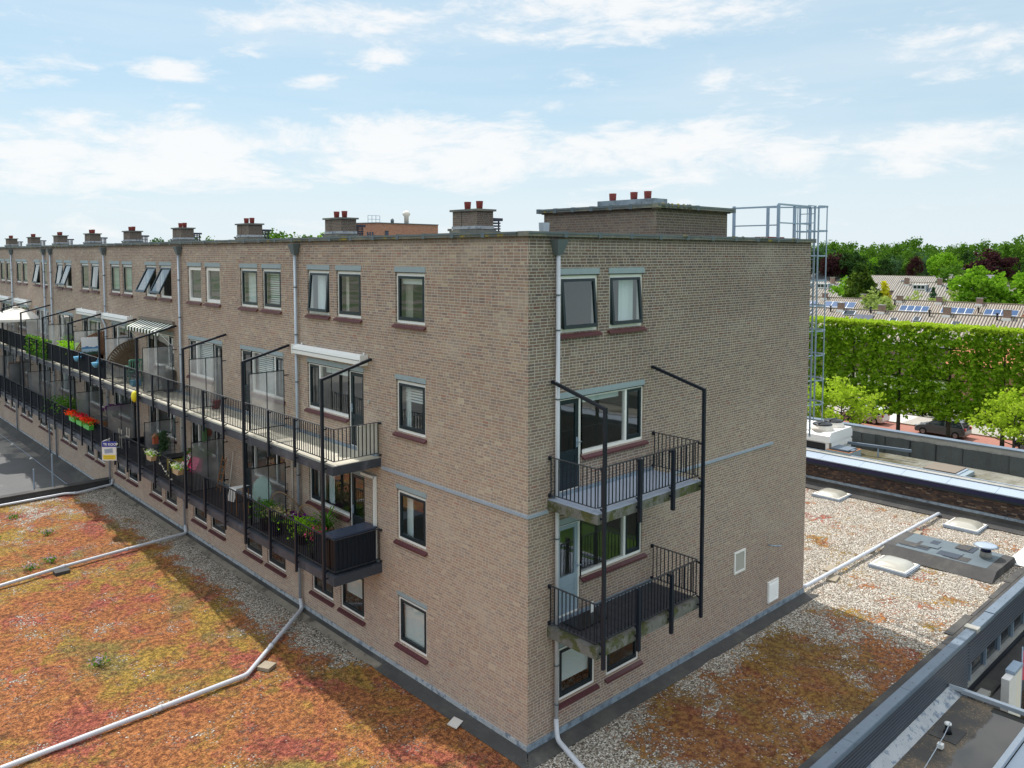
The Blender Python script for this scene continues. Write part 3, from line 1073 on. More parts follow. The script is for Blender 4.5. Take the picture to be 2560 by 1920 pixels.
for y in (4.9, -1.5, -8, 11.4, 18):
    mb.box(27.86, y - .3, 1.07, 27.93, y + .3, 1.88, 'cloth_dark')
mb.build('dark_sheeting', None, nb)
mb = MB()
mb.box(23.44, -4.1, .36, 23.5, 70, .46, 'lead')
mb.face([(23.44, -4.1, .02), (23.44, 27, .02), (23.44, 27, .36), (23.44, -4.1, .36)], 'bitumen')
mb.face([(23.44, -4.1, .20), (23.44, 27, .20), (23.20, 27, .03), (23.20, -4.1, .03)], 'bitumen')
mb.box(22.95, -4.1, .02, 23.22, 27, .05, 'bitumen')
tag(mb.build('wall_flashing'), 'grey lead strip over black roofing at the foot of the dark brick wall', 'flashing')

# air handling unit
t = empty('cooling_unit', (24.75, 5.35, 1.06), 'large white cooling unit with two black fans on the low roof beside the flats', 'cooling unit')
mb = MB()
mb.box(0, .03, .05, 2.28, 2.8, .80, 'white_pure')
mb.prism([(-.05, .76), (2.33, .76), (2.33, 1.02), (2.2, 1.22), (.12, 1.22), (-.05, 1.06)], 'y', 0, 2.83, 'white_pure')
mb.box(.02, -.012, .46, 2.28, .0, .66, 'white_paint')
mb.build('casing', None, t)
mb = MB()
for i in range(2):
    mb.box(-.03, .22 + i * 1.3, .08, -.004, 1.42 + i * 1.3, .70, 'black_plastic')
mb.build('intake_grille', None, t)
mb = MB(); mb.box(-.02, -.03, 0, .10, .03, .74, 'hatch_tan'); mb.build('corner_post', None, t)
for i in range(2):
    mb = MB(); cy = .66; fx = .56 + i * 1.12
    mb.lathe(fx, cy, [(.54, 1.22), (.48, 1.34), (.44, 1.46), (.40, 1.46)], 'canvas', 20)
    f = mb.build('fan_shroud', None, t)
    mb = MB(); mb.lathe(fx, cy, [(.44, 1.46), (.46, 1.49), (.40, 1.53), (.12, 1.56), (.08, 1.60), (.01, 1.61)], 'black_plastic', 20)
    mb.bar((fx - .42, cy, 1.57), (fx + .42, cy, 1.57), .05, .03, 'black_plastic')
    mb.build('fan_guard', None, f)
t = empty('roof_duct', (25.2, 4.9, 1.06), 'open grey metal box with rusty rim in front of the cooling unit', 'roof duct')
mb = MB()
for a in ((-.6, -.55, -.56, .55), (.56, -.55, .6, .55), (-.56, -.55, .56, -.51), (-.56, .51, .56, .55)):
    mb.box(a[0], a[1], 0, a[2], a[3], .47, 'grey_box')
    mb.box(a[0], a[1], .47, a[2], a[3], .49, 'rust_edge')
mb.build('sides', None, t)
mb = MB(); mb.box(-.45, -.4, .50, .42, .42, .56, 'cap_metal'); mb.box(-.25, -.55, .50, .1, -.4, .54, 'cap_metal'); mb.build('lid', None, t)
mb = MB(); mb.bar((26.6, 5.4, 1.55), (27.1, 2.6, 1.55), .12, .12, 'cap_metal')
mb.bar((26.85, 4.0, 1.06), (26.85, 4.0, 1.5), .06, .06, 'galv')
tag(mb.build('steel_channel'), 'light steel channel sticking out beside the cooling unit', 'steel bar')
t = empty('roof_hatch', (26.1, .8, 1.06), 'tan topped roof hatch on the low roof on the right', 'roof hatch')
mb = MB(); mb.box(-.62, -.60, 0, .62, .62, .16, 'sash'); mb.build('curb', None, t)
mb = MB(); mb.box(-.68, -.63, .16, .68, .66, .26, 'hatch_tan'); mb.build('lid', None, t)
mb = MB(); mb.box(-.62, -.98, 0, .62, -.66, .18, 'grey_box'); mb.box(-.64, -.74, .18, .64, -.64, .22, 'cap_white'); mb.build('side_box', None, t)

# skylights
def skylight(x, y, label):
    t = empty('skylight', (x, y, 0), label, 'skylight', 'domed skylights in the gravel roof')
    mb = MB(); mb.box(-.60, -.62, 0, .60, .62, .10, 'cap_white'); mb.box(-.56, -.58, .10, .56, .58, .125, 'canvas'); mb.build('frame', None, t)
    mb = MB()
    n = 8
    P = {}
    for i in range(n + 1):
        for j in range(n + 1):
            u, v = -1 + 2 * i / n, -1 + 2 * j / n
            P[i, j] = len(mb.v)
            mb.v.append((u * .53, v * .55, .115 + .17 * ((1 - u ** 4) * (1 - v ** 4)) ** .7))
    for i in range(n):
        for j in range(n):
            mb.f.append((P[i, j], P[i + 1, j], P[i + 1, j + 1], P[i, j + 1])); mb.mi.append(mb._m('skylight_acrylic')); mb.sm.append(True)
    mb.build('dome', None, t)
    mb = MB()
    for q in range(5):
        mb.box(-.50 + q * .25 - .012, -.635, .07, -.50 + q * .25 + .012, -.62, .10, 'zinc_dark')
    mb.build('clip', None, t)


skylight(22.6, 4.2, 'cream domed skylight nearest the corner of the brick flats')
skylight(22.5, -1.22, 'domed skylight at the foot of the dark brick wall right of the pipe')
skylight(16.3, -1.0, 'white domed skylight between the long pipe and the dark roof curb')
t = empty('duct_curb', (0, 0, 0), 'long black bitumen-covered curb with patched sheets on the gravel roof', 'roof curb')
mb = MB()
mb.prism([(17.15, .02), (19.75, .02), (19.45, .30), (17.6, .30)], 'y', -3.72, -.18, 'bitumen')
mb.box(17.62, -3.4, .301, 19.44, -.5, .306, 'zinc_dark')
rg = random.Random(5)
for i in range(13):
    xx, yy = rg.uniform(17.7, 18.9), rg.uniform(-3.3, -1.0)
    mb.box(xx, yy, .307 + .002 * i, xx + rg.uniform(.35, .75), yy + rg.uniform(.25, .6), .3085 + .002 * i, rg.choice(['zinc_dark', 'cladding', 'bitumen', 'bitumen']))
mb.build('curb', None, t)
t = empty('mushroom_vent', (18.75, -3.05, .30), 'white mushroom cap vent standing on the black roof curb', 'roof vent')
mb = MB(); mb.lathe(0, 0, [(.20, 0), (.17, .12), (.17, .20)], 'cement'); mb.build('base', None, t)
mb = MB(); mb.lathe(0, 0, [(.155, .20), (.165, .30), (.12, .36)], 'fascia_navy'); mb.build('neck', None, t)
mb = MB(); mb.lathe(0, 0, [(.34, .37), (.38, .39), (.30, .43), (.02, .45)], 'cap_white', 20); mb.build('cap', None, t)

# roof drain pipes
def pipe(pts, r, label, m='pvc_grey', joints=(), name='drain_pipe', group='drain pipes lying on the planted roof'):
    t = empty(name, pts[0], label, 'drain pipe', group)
    b = Vector(pts[0])
    P = [Vector(p) - b for p in pts]
    # rounded elbows
    Q = [P[0]]
    for i in range(1, len(P) - 1):
        d0, d1 = (P[i - 1] - P[i]), (P[i + 1] - P[i])
        e = min(.12, d0.length * .4, d1.length * .4)
        a, c = P[i] + d0.normalized() * e, P[i] + d1.normalized() * e
        for k in range(4):
            s = k / 3
            Q.append(a * (1 - s) ** 2 + P[i] * 2 * s * (1 - s) + c * s * s)
    Q.append(P[-1])
    mb = MB(); mb.tube(Q, r, m, 10); mb.build('pipe', None, t)
    for j in joints:
        i, s = int(j), j - int(j)
        q = P[i].lerp(P[i + 1], s)
        d = (P[i + 1] - P[i]).normalized()
        mb = MB(); mb.tube([q - d * .05, q + d * .05], r * 1.22, m, 10); mb.build('sleeve', None, t)
    return t


pipe([(-.10, 9.56, .40), (-.12, 9.44, .13), (-2.95, 7.0, .10), (-8.26, 6.92, .08), (-14, 6.8, .07)], .058, 'white pipe crossing the orange roof nearest the camera with a bend', joints=(1.6, 2.4))
pipe([(-.08, 18.44, .40), (-.10, 18.3, .13), (-4.46, 17.82, .12), (-14, 15.8, .10)], .055, 'white pipe crossing the middle of the orange roof', joints=(1.98, 1.5))
pipe([(-.08, 27.0, .40), (-.08, 27.05, .14), (-1.6, 26.80, .10), (-2.0, 27.05, .10), (-14, 26.9, .08)], .05, 'pale pipe running along the black kerb at the far end of the orange roof', joints=(2.2,))
pipe([(12.05, .14, .22), (12.25, .10, .16), (23.03, -.06, .16), (23.15, -.06, .05)], .062, 'long lilac-grey pipe across the gravel roof right of the flats', joints=(1.18, 1.5, 1.55, 1.9))
pipe([(.77, -.09, .55), (.70, -.20, .16), (.45, -1.12, .10), (-.4, -4.0, .08)], .055, 'pipe bending out onto the roof at the front corner of the flats', joints=())
rg = random.Random(2)
for (x, y, rz) in ((13.8, -.06, .2), (14.5, .35, .1), (17.2, .22, .3), (17.9, -.25, -.2), (20.3, -.22, .1)):
    mb = MB(); mb.box(-.28, -.15, 0, .28, .15, .055, 'tile_conc')
    o = mb.build('paving_slab'); o.location = (x, y, .01); o.rotation_euler = (0, 0, rz)
    tag(o, 'small concrete slab propping the long pipe on the gravel roof', 'paving slab', 'concrete slabs under the long pipe')
mb = MB(); mb.box(-.22, -.16, 0, .22, .16, .11, 'bitumen')
o = mb.build('rubber_block'); o.location = (-4.5, 17.55, 0); tag(o, 'black rubber block under the bend of the middle roof pipe', 'pipe support')
mb = MB(); mb.box(-.17, -.17, 0, .17, .17, .09, 'tile_conc')
o = mb.build('paving_slab'); o.location = (-2.35, 7.15, 0); o.rotation_euler = (0, 0, .5)
tag(o, 'concrete slab beside the bend of the nearest roof pipe', 'paving slab', 'concrete slabs on the orange roof')
mb = MB(); mb.box(-.16, -.12, 0, .16, .12, .02, 'stone_white')
o = mb.build('loose_tile'); o.location = (-.42, 1.9, .06); o.rotation_euler = (.2, 0, .4)
tag(o, 'pale loose tile lying on the black strip at the foot of the flats', 'tile')

# ==================================================================== THE BRICK FLATS
flats = empty('apartment_building', (0, 0, 0), 'long four-storey brown brick block of flats with balconies filling the photo', 'apartment building')
WX, LY, TOP = 11.9, 86.0, 10.93
BASEZ = .21
# ---- openings, in facade coordinates: A uses y, B uses x
pairs = [((7.85, 9.04), (6.26, 7.47)), ((12.23, 13.45), (10.66, 11.88)), ((16.63, 17.83), (15.03, 16.25)), ((21.04, 22.24), (19.45, 20.65)),
         ((25.45, 26.67), (23.84, 25.06)), ((29.95, 31.15), (28.34, 29.54)), ((34.35, 35.55), (32.78, 34.0)), ((39.0, 40.2), (37.45, 38.64)),
         ((43.38, 44.6), (41.88, 43.08)), ((47.8, 49.0), (46.2, 47.4)), ((52.2, 53.4), (50.6, 51.8)), ((56.6, 57.8), (55.0, 56.2))]
holesA, holesB = [], []
ROWZ = {4: (8.88, 10.11), 3: (6.19, 7.47), 2: (3.46, 4.72), 1: (.80, 2.0)}
LINT = {4: 10.26, 3: 7.61, 2: 4.86, 1: 2.12}
for r in (1, 2, 3, 4):
    holesA.append((3.50, 4.70, ROWZ[r][0], LINT[r]))
for a, b in pairs:
    for r in (1, 4):
        holesA.append((a[0], a[1], ROWZ[r][0], LINT[r]))
        holesA.append((b[0], b[1], ROWZ[r][0], LINT[r]))
UNITS = []
for k, (a, b) in enumerate(pairs):
    c = (a[1] + b[0]) / 2
    y0, y1 = c - 1.47, c + 1.47
    flip = k % 2 == 1
    UNITS.append((y0, y1, flip))
    dy = (y1 - .75, y1) if flip else (y0, y0 + .75)
    wy = (y0, y1 - .75) if flip else (y0 + .75, y1)
    for zf, zs, zl in ((5.40, 6.16, 7.61), (2.64, 3.44, 4.86)):
        holesA.append((dy[0], dy[1], zf, zl))
        holesA.append((wy[0], wy[1], zs, zl))
for x0, x1 in ((.93, 2.15), (2.53, 3.75)):
    holesB.append((x0, x1, 8.89, 10.26)); holesB.append((x0, x1, .80, 2.12))
for zf, zs, zl in ((5.40, 6.17, 7.61), (2.64, 3.42, 4.86)):
    holesB.append((.88, 1.65, zf, zl)); holesB.append((1.65, 3.82, zs, zl))


def wall_grid(mb, u0, u1, v0, v1, holes, F, depth, D):
    us = sorted({u0, u1, *[round(h[0], 4) for h in holes], *[round(h[1], 4) for h in holes]})
    vs = sorted({v0, v1, *[round(h[2], 4) for h in holes], *[round(h[3], 4) for h in holes]})
    us = [u for u in us if u0 - 1e-6 <= u <= u1 + 1e-6]
    vs = [v for v in vs if v0 - 1e-6 <= v <= v1 + 1e-6]
    solid = lambda u, v: not any(h[0] < u < h[1] and h[2] < v < h[3] for h in holes)
    for i in range(len(us) - 1):
        j = 0
        while j < len(vs) - 1:
            um = (us[i] + us[i + 1]) / 2
            if solid(um, (vs[j] + vs[j + 1]) / 2):
                j2 = j
                while j2 + 1 < len(vs) - 1 and solid(um, (vs[j2 + 1] + vs[j2 + 2]) / 2):
                    j2 += 1
                mb.face([F(us[i], vs[j], 0), F(us[i + 1], vs[j], 0), F(us[i + 1], vs[j2 + 1], 0), F(us[i], vs[j2 + 1], 0)], 'brick')
                j = j2 + 1
            else:
                j += 1
    for a, b, c, d in holes:
        mb.face([F(a, c, 0), F(a, d, 0), F(a, d, depth), F(a, c, depth)], 'brick')
        mb.face([F(b, c, 0), F(b, d, 0), F(b, d, depth), F(b, c, depth)], 'brick')
        mb.face([F(a, c, 0), F(b, c, 0), F(b, c, depth), F(a, c, depth)], 'brick')
        mb.face([F(a, d, 0), F(b, d, 0), F(b, d, depth), F(a, d, depth)], 'brick')


mb = MB()
wall_grid(mb, 0, LY, -.6, TOP, holesA, lambda u, v, d: (d, u, v), .16, 0)
wall_grid(mb, 0, WX, -.1, TOP, holesB, lambda u, v, d: (u, d, v), .16, 0)
mb.face([(WX, 0, -.1), (WX, LY, -.1), (WX, LY, TOP), (WX, 0, TOP)], 'brick')
mb.face([(0, LY, -.6), (WX, LY, -.6), (WX, LY, TOP), (0, LY, TOP)], 'brick')
mb.build('wall', None, flats)
# rooms behind the windows
mb = MB()
mb.box(3.0, 3.6, -.5, 3.1, LY - .5, 10.7, 'plaster_in')
mb.box(3.1, 3.6, -.5, WX - .1, 3.7, 10.7, 'plaster_in')
for z in (-.45, 2.40, 5.16, 8.0, 10.7):
    mb.box(.17, .17, z, WX - .05, LY - .2, z + .12, 'plaster_in')
yy = 5.64
while yy < 62:
    mb.box(.17, yy - .08, -.4, 3.0, yy + .08, 10.7, 'plaster_in')
    yy += 4.41
mb.box(4.3, .17, -.4, 4.4, 3.6, 10.7, 'plaster_in')
mb.build('inner_wall', None, flats)
mb = MB()
mb.box(.25, .25, 10.821, WX - .25, LY - .3, 10.86, 'bitumen')
mb.box(.003, .003, 10.70, .25, LY, TOP - .003, 'coping'); mb.box(.25, .003, 10.70, WX - .003, .25, TOP - .003, 'coping')
mb.box(WX - .25, .25, 10.70, WX - .003, LY, TOP - .003, 'coping')
mb.build('roof', None, flats)
# coping stones with lead joints
mb = MB()
rg = random.Random(4)


def coping_run(mb, axis, a, b, fixed_lo, fixed_hi, z0, z1, step=1.06):
    n = max(1, round((b - a) / step))
    for i in range(n):
        s, e = a + (b - a) * i / n + .006, a + (b - a) * (i + 1) / n - .006
        dz = rg.uniform(-.006, .006)
        m = 'coping_moss' if rg.random() < .30 else 'coping'
        j = rg.uniform(0, .012)
        if axis == 'y':
            mb.box(fixed_lo - j, s, z0, fixed_hi, e, z1 + dz, m)
            mb.box(fixed_lo - .018, e - .06, z0 - .012, fixed_hi, e + .055, z1 + .012, 'zinc_dark')
            mb.box(fixed_lo - .02, s, z0 + .055, fixed_lo - j, e, z0 + .085, 'zinc_dark')
        else:
            mb.box(s, fixed_lo - j, z0, e, fixed_hi, z1 + dz, m)
            mb.box(e - .06, fixed_lo - .018, z0 - .012, e + .055, fixed_hi, z1 + .012, 'zinc_dark')
            mb.box(s, fixed_lo - .02, z0 + .055, e, fixed_lo - j, z0 + .085, 'zinc_dark')


coping_run(mb, 'y', .28, LY, -.07, .26, 10.932, 11.03)
coping_run(mb, 'x', -.07, WX + .10, -.07, .26, 10.932, 11.03)
coping_run(mb, 'y', .28, LY, WX - .2, WX + .1, 10.932, 11.03, 3)
mb.build('coping', None, flats)
mb = MB()
for i in range(9):
    x, y = rg.uniform(4.2, 11.0), -.06
    mb.lathe(x, y, [(rg.uniform(.03, .07), 10.99), (.04, 11.04), (.005, 11.06)], 'coping_moss', 7)
mb.build('moss', None, flats)
# flashing at the foot
mb = MB()
y = 0
while y < 27.5:
    y2 = min(y + 2.1, 27.6)
    mb.box(-.028, y + .003, .055, -.003, y2 - .003, .215 + rg.uniform(-.008, .008), 'lead_white')
    y = y2
x = -.03
while x < WX:
    x2 = min(x + 2.0, WX + .02)
    mb.box(x + .003, -.030, .02, x2 - .003, -.003, .235 + rg.uniform(-.006, .006), 'lead')
    x = x2
mb.build('lead_flashing', None, flats)
mb = MB()
mb.face([(-.02, 0, .11), (-.02, 5.2, .11), (-.37, 5.2, .012), (-.37, -.4, .012)], 'bitumen')
mb.face([(-.02, 5.2, .11), (-.02, 27.2, .11), (-.15, 27.2, .035), (-.15, 5.2, .070)], 'bitumen')
rq = random.Random(14)
y = 5.2
e0 = .37
while y < 27.2:
    y2 = min(27.2, y + .22)
    e1 = .35 + rq.uniform(-.035, .045)
    mb.face([(-.15, y, .070), (-.15, y2, .070), (-e1, y2, .018), (-e0, y, .018)], 'bitumen_sand')
    y, e0 = y2, e1
mb.face([(0, -.02, .10), (-.36, -.4, .012), (WX + .4, -.34, .012), (WX, -.02, .10)], 'bitumen')
mb.build('roofing_skirt', None, flats)

# ---- windows ------------------------------------------------------------------
MESH = {}


def cached(key, fn):
    if key not in MESH:
        MESH[key] = fn()
    return MESH[key]


def ring(mb, w, h, t, y0, y1, m, x0=0, z0=0, tb=None):
    tb = tb or t
    mb.box(x0, y0, z0, x0 + t, y1, z0 + h, m)
    mb.box(x0 + w - t, y0, z0, x0 + w, y1, z0 + h, m)
    mb.box(x0 + t, y0, z0, x0 + w - t, y1, z0 + tb, m)
    mb.box(x0 + t, y0, z0 + h - t, x0 + w - t, y1, z0 + h, m)


def m_frame(w, h, fixed=False):
    mb = MB(); ring(mb, w, h, .078 if not fixed else .115, .045, .13, 'white_paint'); return mb.mesh('window')


def m_sash(w, h, t=.062, m='sash'):
    mb = MB(); ring(mb, w, h, t, -.03, .03, m, tb=t * 1.35); return mb.mesh('sash')


def m_pane(w, h):
    mb = MB(); mb.face([(0, 0, 0), (w, 0, 0), (w, 0, h), (0, 0, h)], 'glass'); return mb.mesh('pane')


def m_sill(w):
    mb = MB()
    n = max(2, round(w / .11))
    for i in range(n):
        a, b = w * i / n, w * (i + 1) / n
        mb.prism([(-.085, -.115), (-.085, -.07), (.05, .005), (.05, -.04)], 'x', a + .002, b - .002, 'sill')
    return mb.mesh('sill')


def m_lintel(w, h):
    mb = MB(); mb.box(0, -.012, 0, w, .10, h, 'lintel'); mb.box(.01, .0, -.02, w - .01, .10, -.001, 'black_plastic'); return mb.mesh('lintel')


def m_blind(w, h, m='blind_white'):
    mb = MB()
    mb.box(0, 0, 0, w, .012, h, m)
    return mb.mesh('blind')


def m_curtain(w, h, m='blind_white'):
    mb = MB()
    n = max(5, int(w / .05))
    for i in range(n):
        a, b = w * i / n, w * (i + 1) / n
        y0, y1 = .03 * math.sin(i * 1.9), .03 * math.sin((i + 1) * 1.9)
        mb.face([(a, y0, 0), (b, y1, 0), (b, y1, h), (a, y0, h)], m, True)
    return mb.mesh('curtain')


def m_slats(w, h, m='canvas_white'):
    mb = MB()
    n = int(h / .065)
    for i in range(n):
        z = i * h / n
        mb.box(0, 0, z, w, .018, z + .042, 'blind_white')
    return mb.mesh('slat_blind')


FR = {'A': -PI / 2, 'B': 0.0}


def facade_loc(f, u, z, d=0):
    return (d, u, z) if f == 'A' else (u, d, z)


def window(f, u0, u1, z0, z1, lint, opts=None, parent=flats):
    """opts: dict(style, open, blind, curtain ...). Frame = the window's own mesh"""
    o = opts or {}
    w, h = round(u1 - u0, 3), round(z1 - z0, 3)
    left = u1 if f == 'A' else u0
    fx = o.get('fixed', False)
    W_ = inst('window', cached(('fr', w, h, fx), lambda: m_frame(w, h, fx)), parent, facade_loc(f, left, z0), (0, 0, FR[f]))
    if fx:
        inst('pane', cached(('pn', w, h, 1), lambda: m_pane(w - .22, h - .22)), W_, (.11, .10, .11))
    else:
        ang = -R(o.get('open', 0))
        sw, sh = w - .15, h - .15
        s = inst('sash', cached(('sa', sw, sh), lambda: m_sash(sw, sh)), W_)
        p = inst('pane', cached(('pn', sw, sh, 0), lambda: m_pane(sw - .11, sh - .13)), W_)
        # top-hung: the foot of the sash swings out
        top = Vector((.075, .058, h - .075))
        rm = Matrix.Rotation(ang, 4, 'X')
        s.matrix_local = Matrix.Translation(top) @ rm @ Matrix.Translation((0, 0, -sh))
        p.matrix_local = Matrix.Translation(top) @ rm @ Matrix.Translation((.055, .0, -sh + .075))
        if o.get('open', 0) > 12:
            pass
    if o.get('blind'):
        bh = h * o['blind'] - .06
        inst('blind', cached(('bl', w, round(bh, 2), o.get('bm')), lambda: m_blind(w - .2, bh, o.get('bm', 'blind_white'))), W_, (.10, .14, h - .06 - bh))
    if o.get('slats'):
        bh = h * o['slats'] - .06
        inst('slat_blind', cached(('sl', w, round(bh, 2)), lambda: m_slats(w - .2, bh)), W_, (.10, .22, h - .06 - bh))
    if o.get('curtain'):
        a, b = o['curtain']
        cw = (b - a) * (w - .2)
        inst('curtain', cached(('cu', round(cw, 2), h, o.get('cm')), lambda: m_curtain(cw, h - .1, o.get('cm', 'blind_white'))), W_, (.10 + a * (w - .2), .24, .05))
    if lint:
        lh = round(lint - z1 - .02, 3)
        inst('lintel', cached(('li', w, lh), lambda: m_lintel(w + .06, lh)), W_, (-.03, 0, h + .022))
    if not o.get('nosill'):
        inst('sill', cached(('si', w), lambda: m_sill(w + .12)), W_, (-.06, 0, 0))
    return W_


col1 = {4: dict(blind=.22, curtain=(0, .34), cm='plaster_in'), 3: dict(slats=.42, curtain=(0, .2)), 2: dict(curtain=(0, .26), blind=.06), 1: dict(blind=.98)}
for r in (4, 3, 2, 1):
    window('A', 3.50, 4.70, ROWZ[r][0], ROWZ[r][1], LINT[r], col1[r])
row4 = [(dict(open=5, curtain=(.05, .45)), dict(curtain=(.0, .15), cm='leaf_grass' if False else 'canvas_white')), (dict(curtain=(0, .55)), dict(slats=.98)), (dict(fixed=1, blind=.98, bm='cloth_navy'), dict(fixed=1, blind=.98, bm='cloth_navy')),
        (dict(open=27), dict(open=27)), (dict(blind=.95, bm='teal'), dict(blind=.9, bm='teal')), (dict(curtain=(.4, .9)), dict(open=6, curtain=(.5, 1))),
        (dict(open=9), dict(open=20)), (dict(open=11), dict()), (dict(curtain=(0, .9), cm='leaf_pot' if False else 'teal'), dict(blind=.9, bm='grey_box')), (dict(), dict()), (dict(), dict()), (dict(), dict())]
row1 = [(dict(), dict(blind=.62)), (dict(), dict(blind=.30)), (dict(), dict()), (dict(), dict()), (dict(), dict(blind=.2)), (dict(), dict()), (dict(), dict(blind=.5)), (dict(), dict()), (dict(), dict()), (dict(), dict()), (dict(), dict()), (dict(), dict())]
for k, (a, b) in enumerate(pairs):
    for q, (u0, u1) in enumerate((a, b)):
        window('A', u0, u1, *ROWZ[4], LINT[4], row4[k][q])
        window('A', u0, u1, *ROWZ[1], LINT[1], row1[k][q])
window('B', .93, 2.15, 8.89, 10.11, 10.26, dict(open=5))
window('B', 2.53, 3.75, 8.89, 10.11, 10.26, dict(open=5, curtain=(.5, .98)))
window('B', .93, 2.15, .80, 2.0, 2.12, dict(blind=.72))
window('B', 2.53, 3.75, .80, 2.0, 2.12, dict(blind=.4))


def m_bigframe(w, h, nw, side):
    """white frame: fixed light plus a narrow opening light on one side"""
    mb = MB()
    ring(mb, w, h, .05, .045, .13, 'white_paint', tb=.07)
    x = nw if side == 'L' else w - nw
    mb.box(x - .035, .044, .05, x + .035, .129, h - .05, 'white_paint')
    return mb.mesh('window')


def m_door(w, h, m):
    mb = MB()
    t = .10
    mb.box(0, 0, 0, t, .05, h, m); mb.box(w - t, 0, 0, w, .05, h, m)
    mb.box(t, 0, h - t, w - t, .05, h, m); mb.box(t, 0, 0, w - t, .05, .14, m)
    mb.box(t, 0, .72, w - t, .05, .84, m)
    for i in range(5):
        mb.box(t, .010, .14 + i * .116, w - t, .04, .14 + i * .116 + .110, m)
    return mb.mesh('door')


def doorset(f, u0, u1, zf, zs, zt, lint, door_right, inner=None, grey=False, bl=0.0, cur=None):
    """balcony door with a wide picture window beside it; door_right = seen from outside"""
    w = u1 - u0
    left = u1 if f == 'A' else u0
    sgn = -1 if f == 'A' else 1
    at = lambda lx, z: facade_loc(f, left + sgn * lx, z)
    dw = .75
    ww, hh = round(w - dw, 3), round(zt - zs, 3)
    wx = 0 if door_right else dw
    side = 'L' if door_right else 'R'
    Wn = inst('window', cached(('bf', ww, hh, side), lambda: m_bigframe(ww, hh, .62, side)), flats, at(wx, zs), (0, 0, FR[f]))
    sx = .045 if side == 'L' else ww - .62 + .035
    inst('sash', cached(('sn', hh), lambda: m_sash(.545, hh - .11, .07)), Wn, (sx, .075, .065))
    inst('pane', cached(('pns', hh), lambda: m_pane(.41, hh - .26)), Wn, (sx + .068, .075, .15))
    px = .66 if side == 'L' else .05
    inst('pane', cached(('pnb', ww, hh), lambda: m_pane(ww - .71, hh - .12)), Wn, (px, .09, .07))
    inst('sill', cached(('sib', ww), lambda: m_sill(ww + .10)), Wn, (-.09 if side == 'L' else 0, 0, 0))
    if bl:
        bh = bl * hh
        inst('blind', cached(('bb', ww, round(bh, 2)), lambda: m_blind(ww - .75, bh)), Wn, (px + .02, .22, hh - .05 - bh))
    if cur == 'slats':
        inst('slat_blind', cached(('sb', ww, hh), lambda: m_slats(ww - .75, hh - .1)), Wn, (px + .02, .22, .05))
        inst('curtain', cached(('sc', hh), lambda: m_curtain(.5, hh - .1)), Wn, (sx, .25, .05))
    if cur == 'side':
        inst('curtain', cached(('sc2', hh), lambda: m_curtain(.40, hh - .1)), Wn, (sx + .05, .25, .05))
        inst('curtain', cached(('sc3', hh), lambda: m_curtain(.30, hh - .1)), Wn, (px + (.05 if side == 'L' else ww - 1.1), .25, .05))
    dx = ww if door_right else 0
    m = 'sash_grey' if grey else 'sash'
    h = round(zt - zf, 3)
    D = inst('door', cached(('do', h, m), lambda: m_door(dw - .09, h - .10, m)), flats, at(dx + .045, zf + .06), (0, 0, FR[f]))
    D.location = Vector(D.location) + (Vector((.055, 0, 0)) if f == 'A' else Vector((0, .055, 0)))

    def fr():
        mb = MB()
        mb.box(-.045, -.01, -.06, -.002, .07, h - .06, 'white_paint'); mb.box(dw - .088, -.01, -.06, dw - .045, .07, h - .06, 'white_paint')
        mb.box(-.045, -.01, h - .10, dw - .045, .07, h - .06, 'white_paint'); mb.box(-.045, -.012, -.06, dw - .045, .07, -.002, 'white_paint')
        return mb.mesh('door_frame')
    inst('door_frame', cached(('df', h), fr), D)
    inst('pane', cached(('dp', h), lambda: m_pane(dw - .29, h - 1.04)), D, (.10, .025, .84))

    def hd():
        mb = MB()
        mb.box(-.02, -.012, -.11, .02, 0, .11, 'galv'); mb.bar((0, -.05, .0), (.11, -.05, .0), .018, .018, 'galv'); mb.bar((0, 0, 0), (0, -.05, 0), .015, .015, 'galv')
        return mb.mesh('handle')
    inst('handle', cached('hd', hd), D, (.05 if door_right else dw - .14, -.001, 1.0))
    lh = round(lint - zt - .01, 3)
    inst('lintel', cached(('lb', round(w, 3), lh), lambda: m_lintel(w + .04, lh)), Wn, ((-.02 if side == 'L' else -dw - .02), 0, hh + .012))


curs_up = [None, 'slats', 'slats', 'side', None, 'side', None, 'slats', None, None, None, None]
for k, (y0, y1, flip) in enumerate(UNITS):
    doorset('A', y0, y1, 5.40, 6.16, 7.47, 7.61, not flip, bl=.14 if k == 0 else (.1 if k in (3, 4) else 0), cur=curs_up[k])
    doorset('A', y0, y1, 2.64, 3.44, 4.72, 4.86, not flip, cur=None if k % 3 else 'side')
doorset('B', .88, 3.82, 5.40, 6.17, 7.47, 7.61, False, bl=.12)
doorset('B', .88, 3.82, 2.64, 3.42, 4.72, 4.86, False, grey=True)

# ---- string cable duct on the walls
mb = MB()
y = 5.35
while y > .05:
    y2 = max(y - .86, -.03)
    mb.box(-.04, y2 + .004, 5.10, -.002, y - .004, 5.165, 'cap_white'); y = y2
mb.box(-.036, -.042, 5.10, .15, -.002, 5.165, 'cap_white'); mb.box(.154, -.042, 5.10, .556, -.002, 5.165, 'cap_white')
mb.build('cable_duct', None, flats)
mb = MB()
for a, b in ((4.25, 5.0), (5.0, 5.9), (5.9, 6.85), (6.85, 7.8), (7.8, 8.75), (8.75, 9.83)):
    mb.box(a + .004, -.042, 5.10, b - .004, -.002, 5.165, 'cap_white')
mb.build('cable_duct', None, flats)
mb = MB(); mb.bar((-.05, 6.25, 4.82), (-.05, 5.62, 4.82), .07, .07, 'white_pure'); mb.bar((-.05, 5.62, 4.85), (-.05, 5.62, 2.7), .07, .07, 'white_pure')
mb.build('white_duct', None, flats)
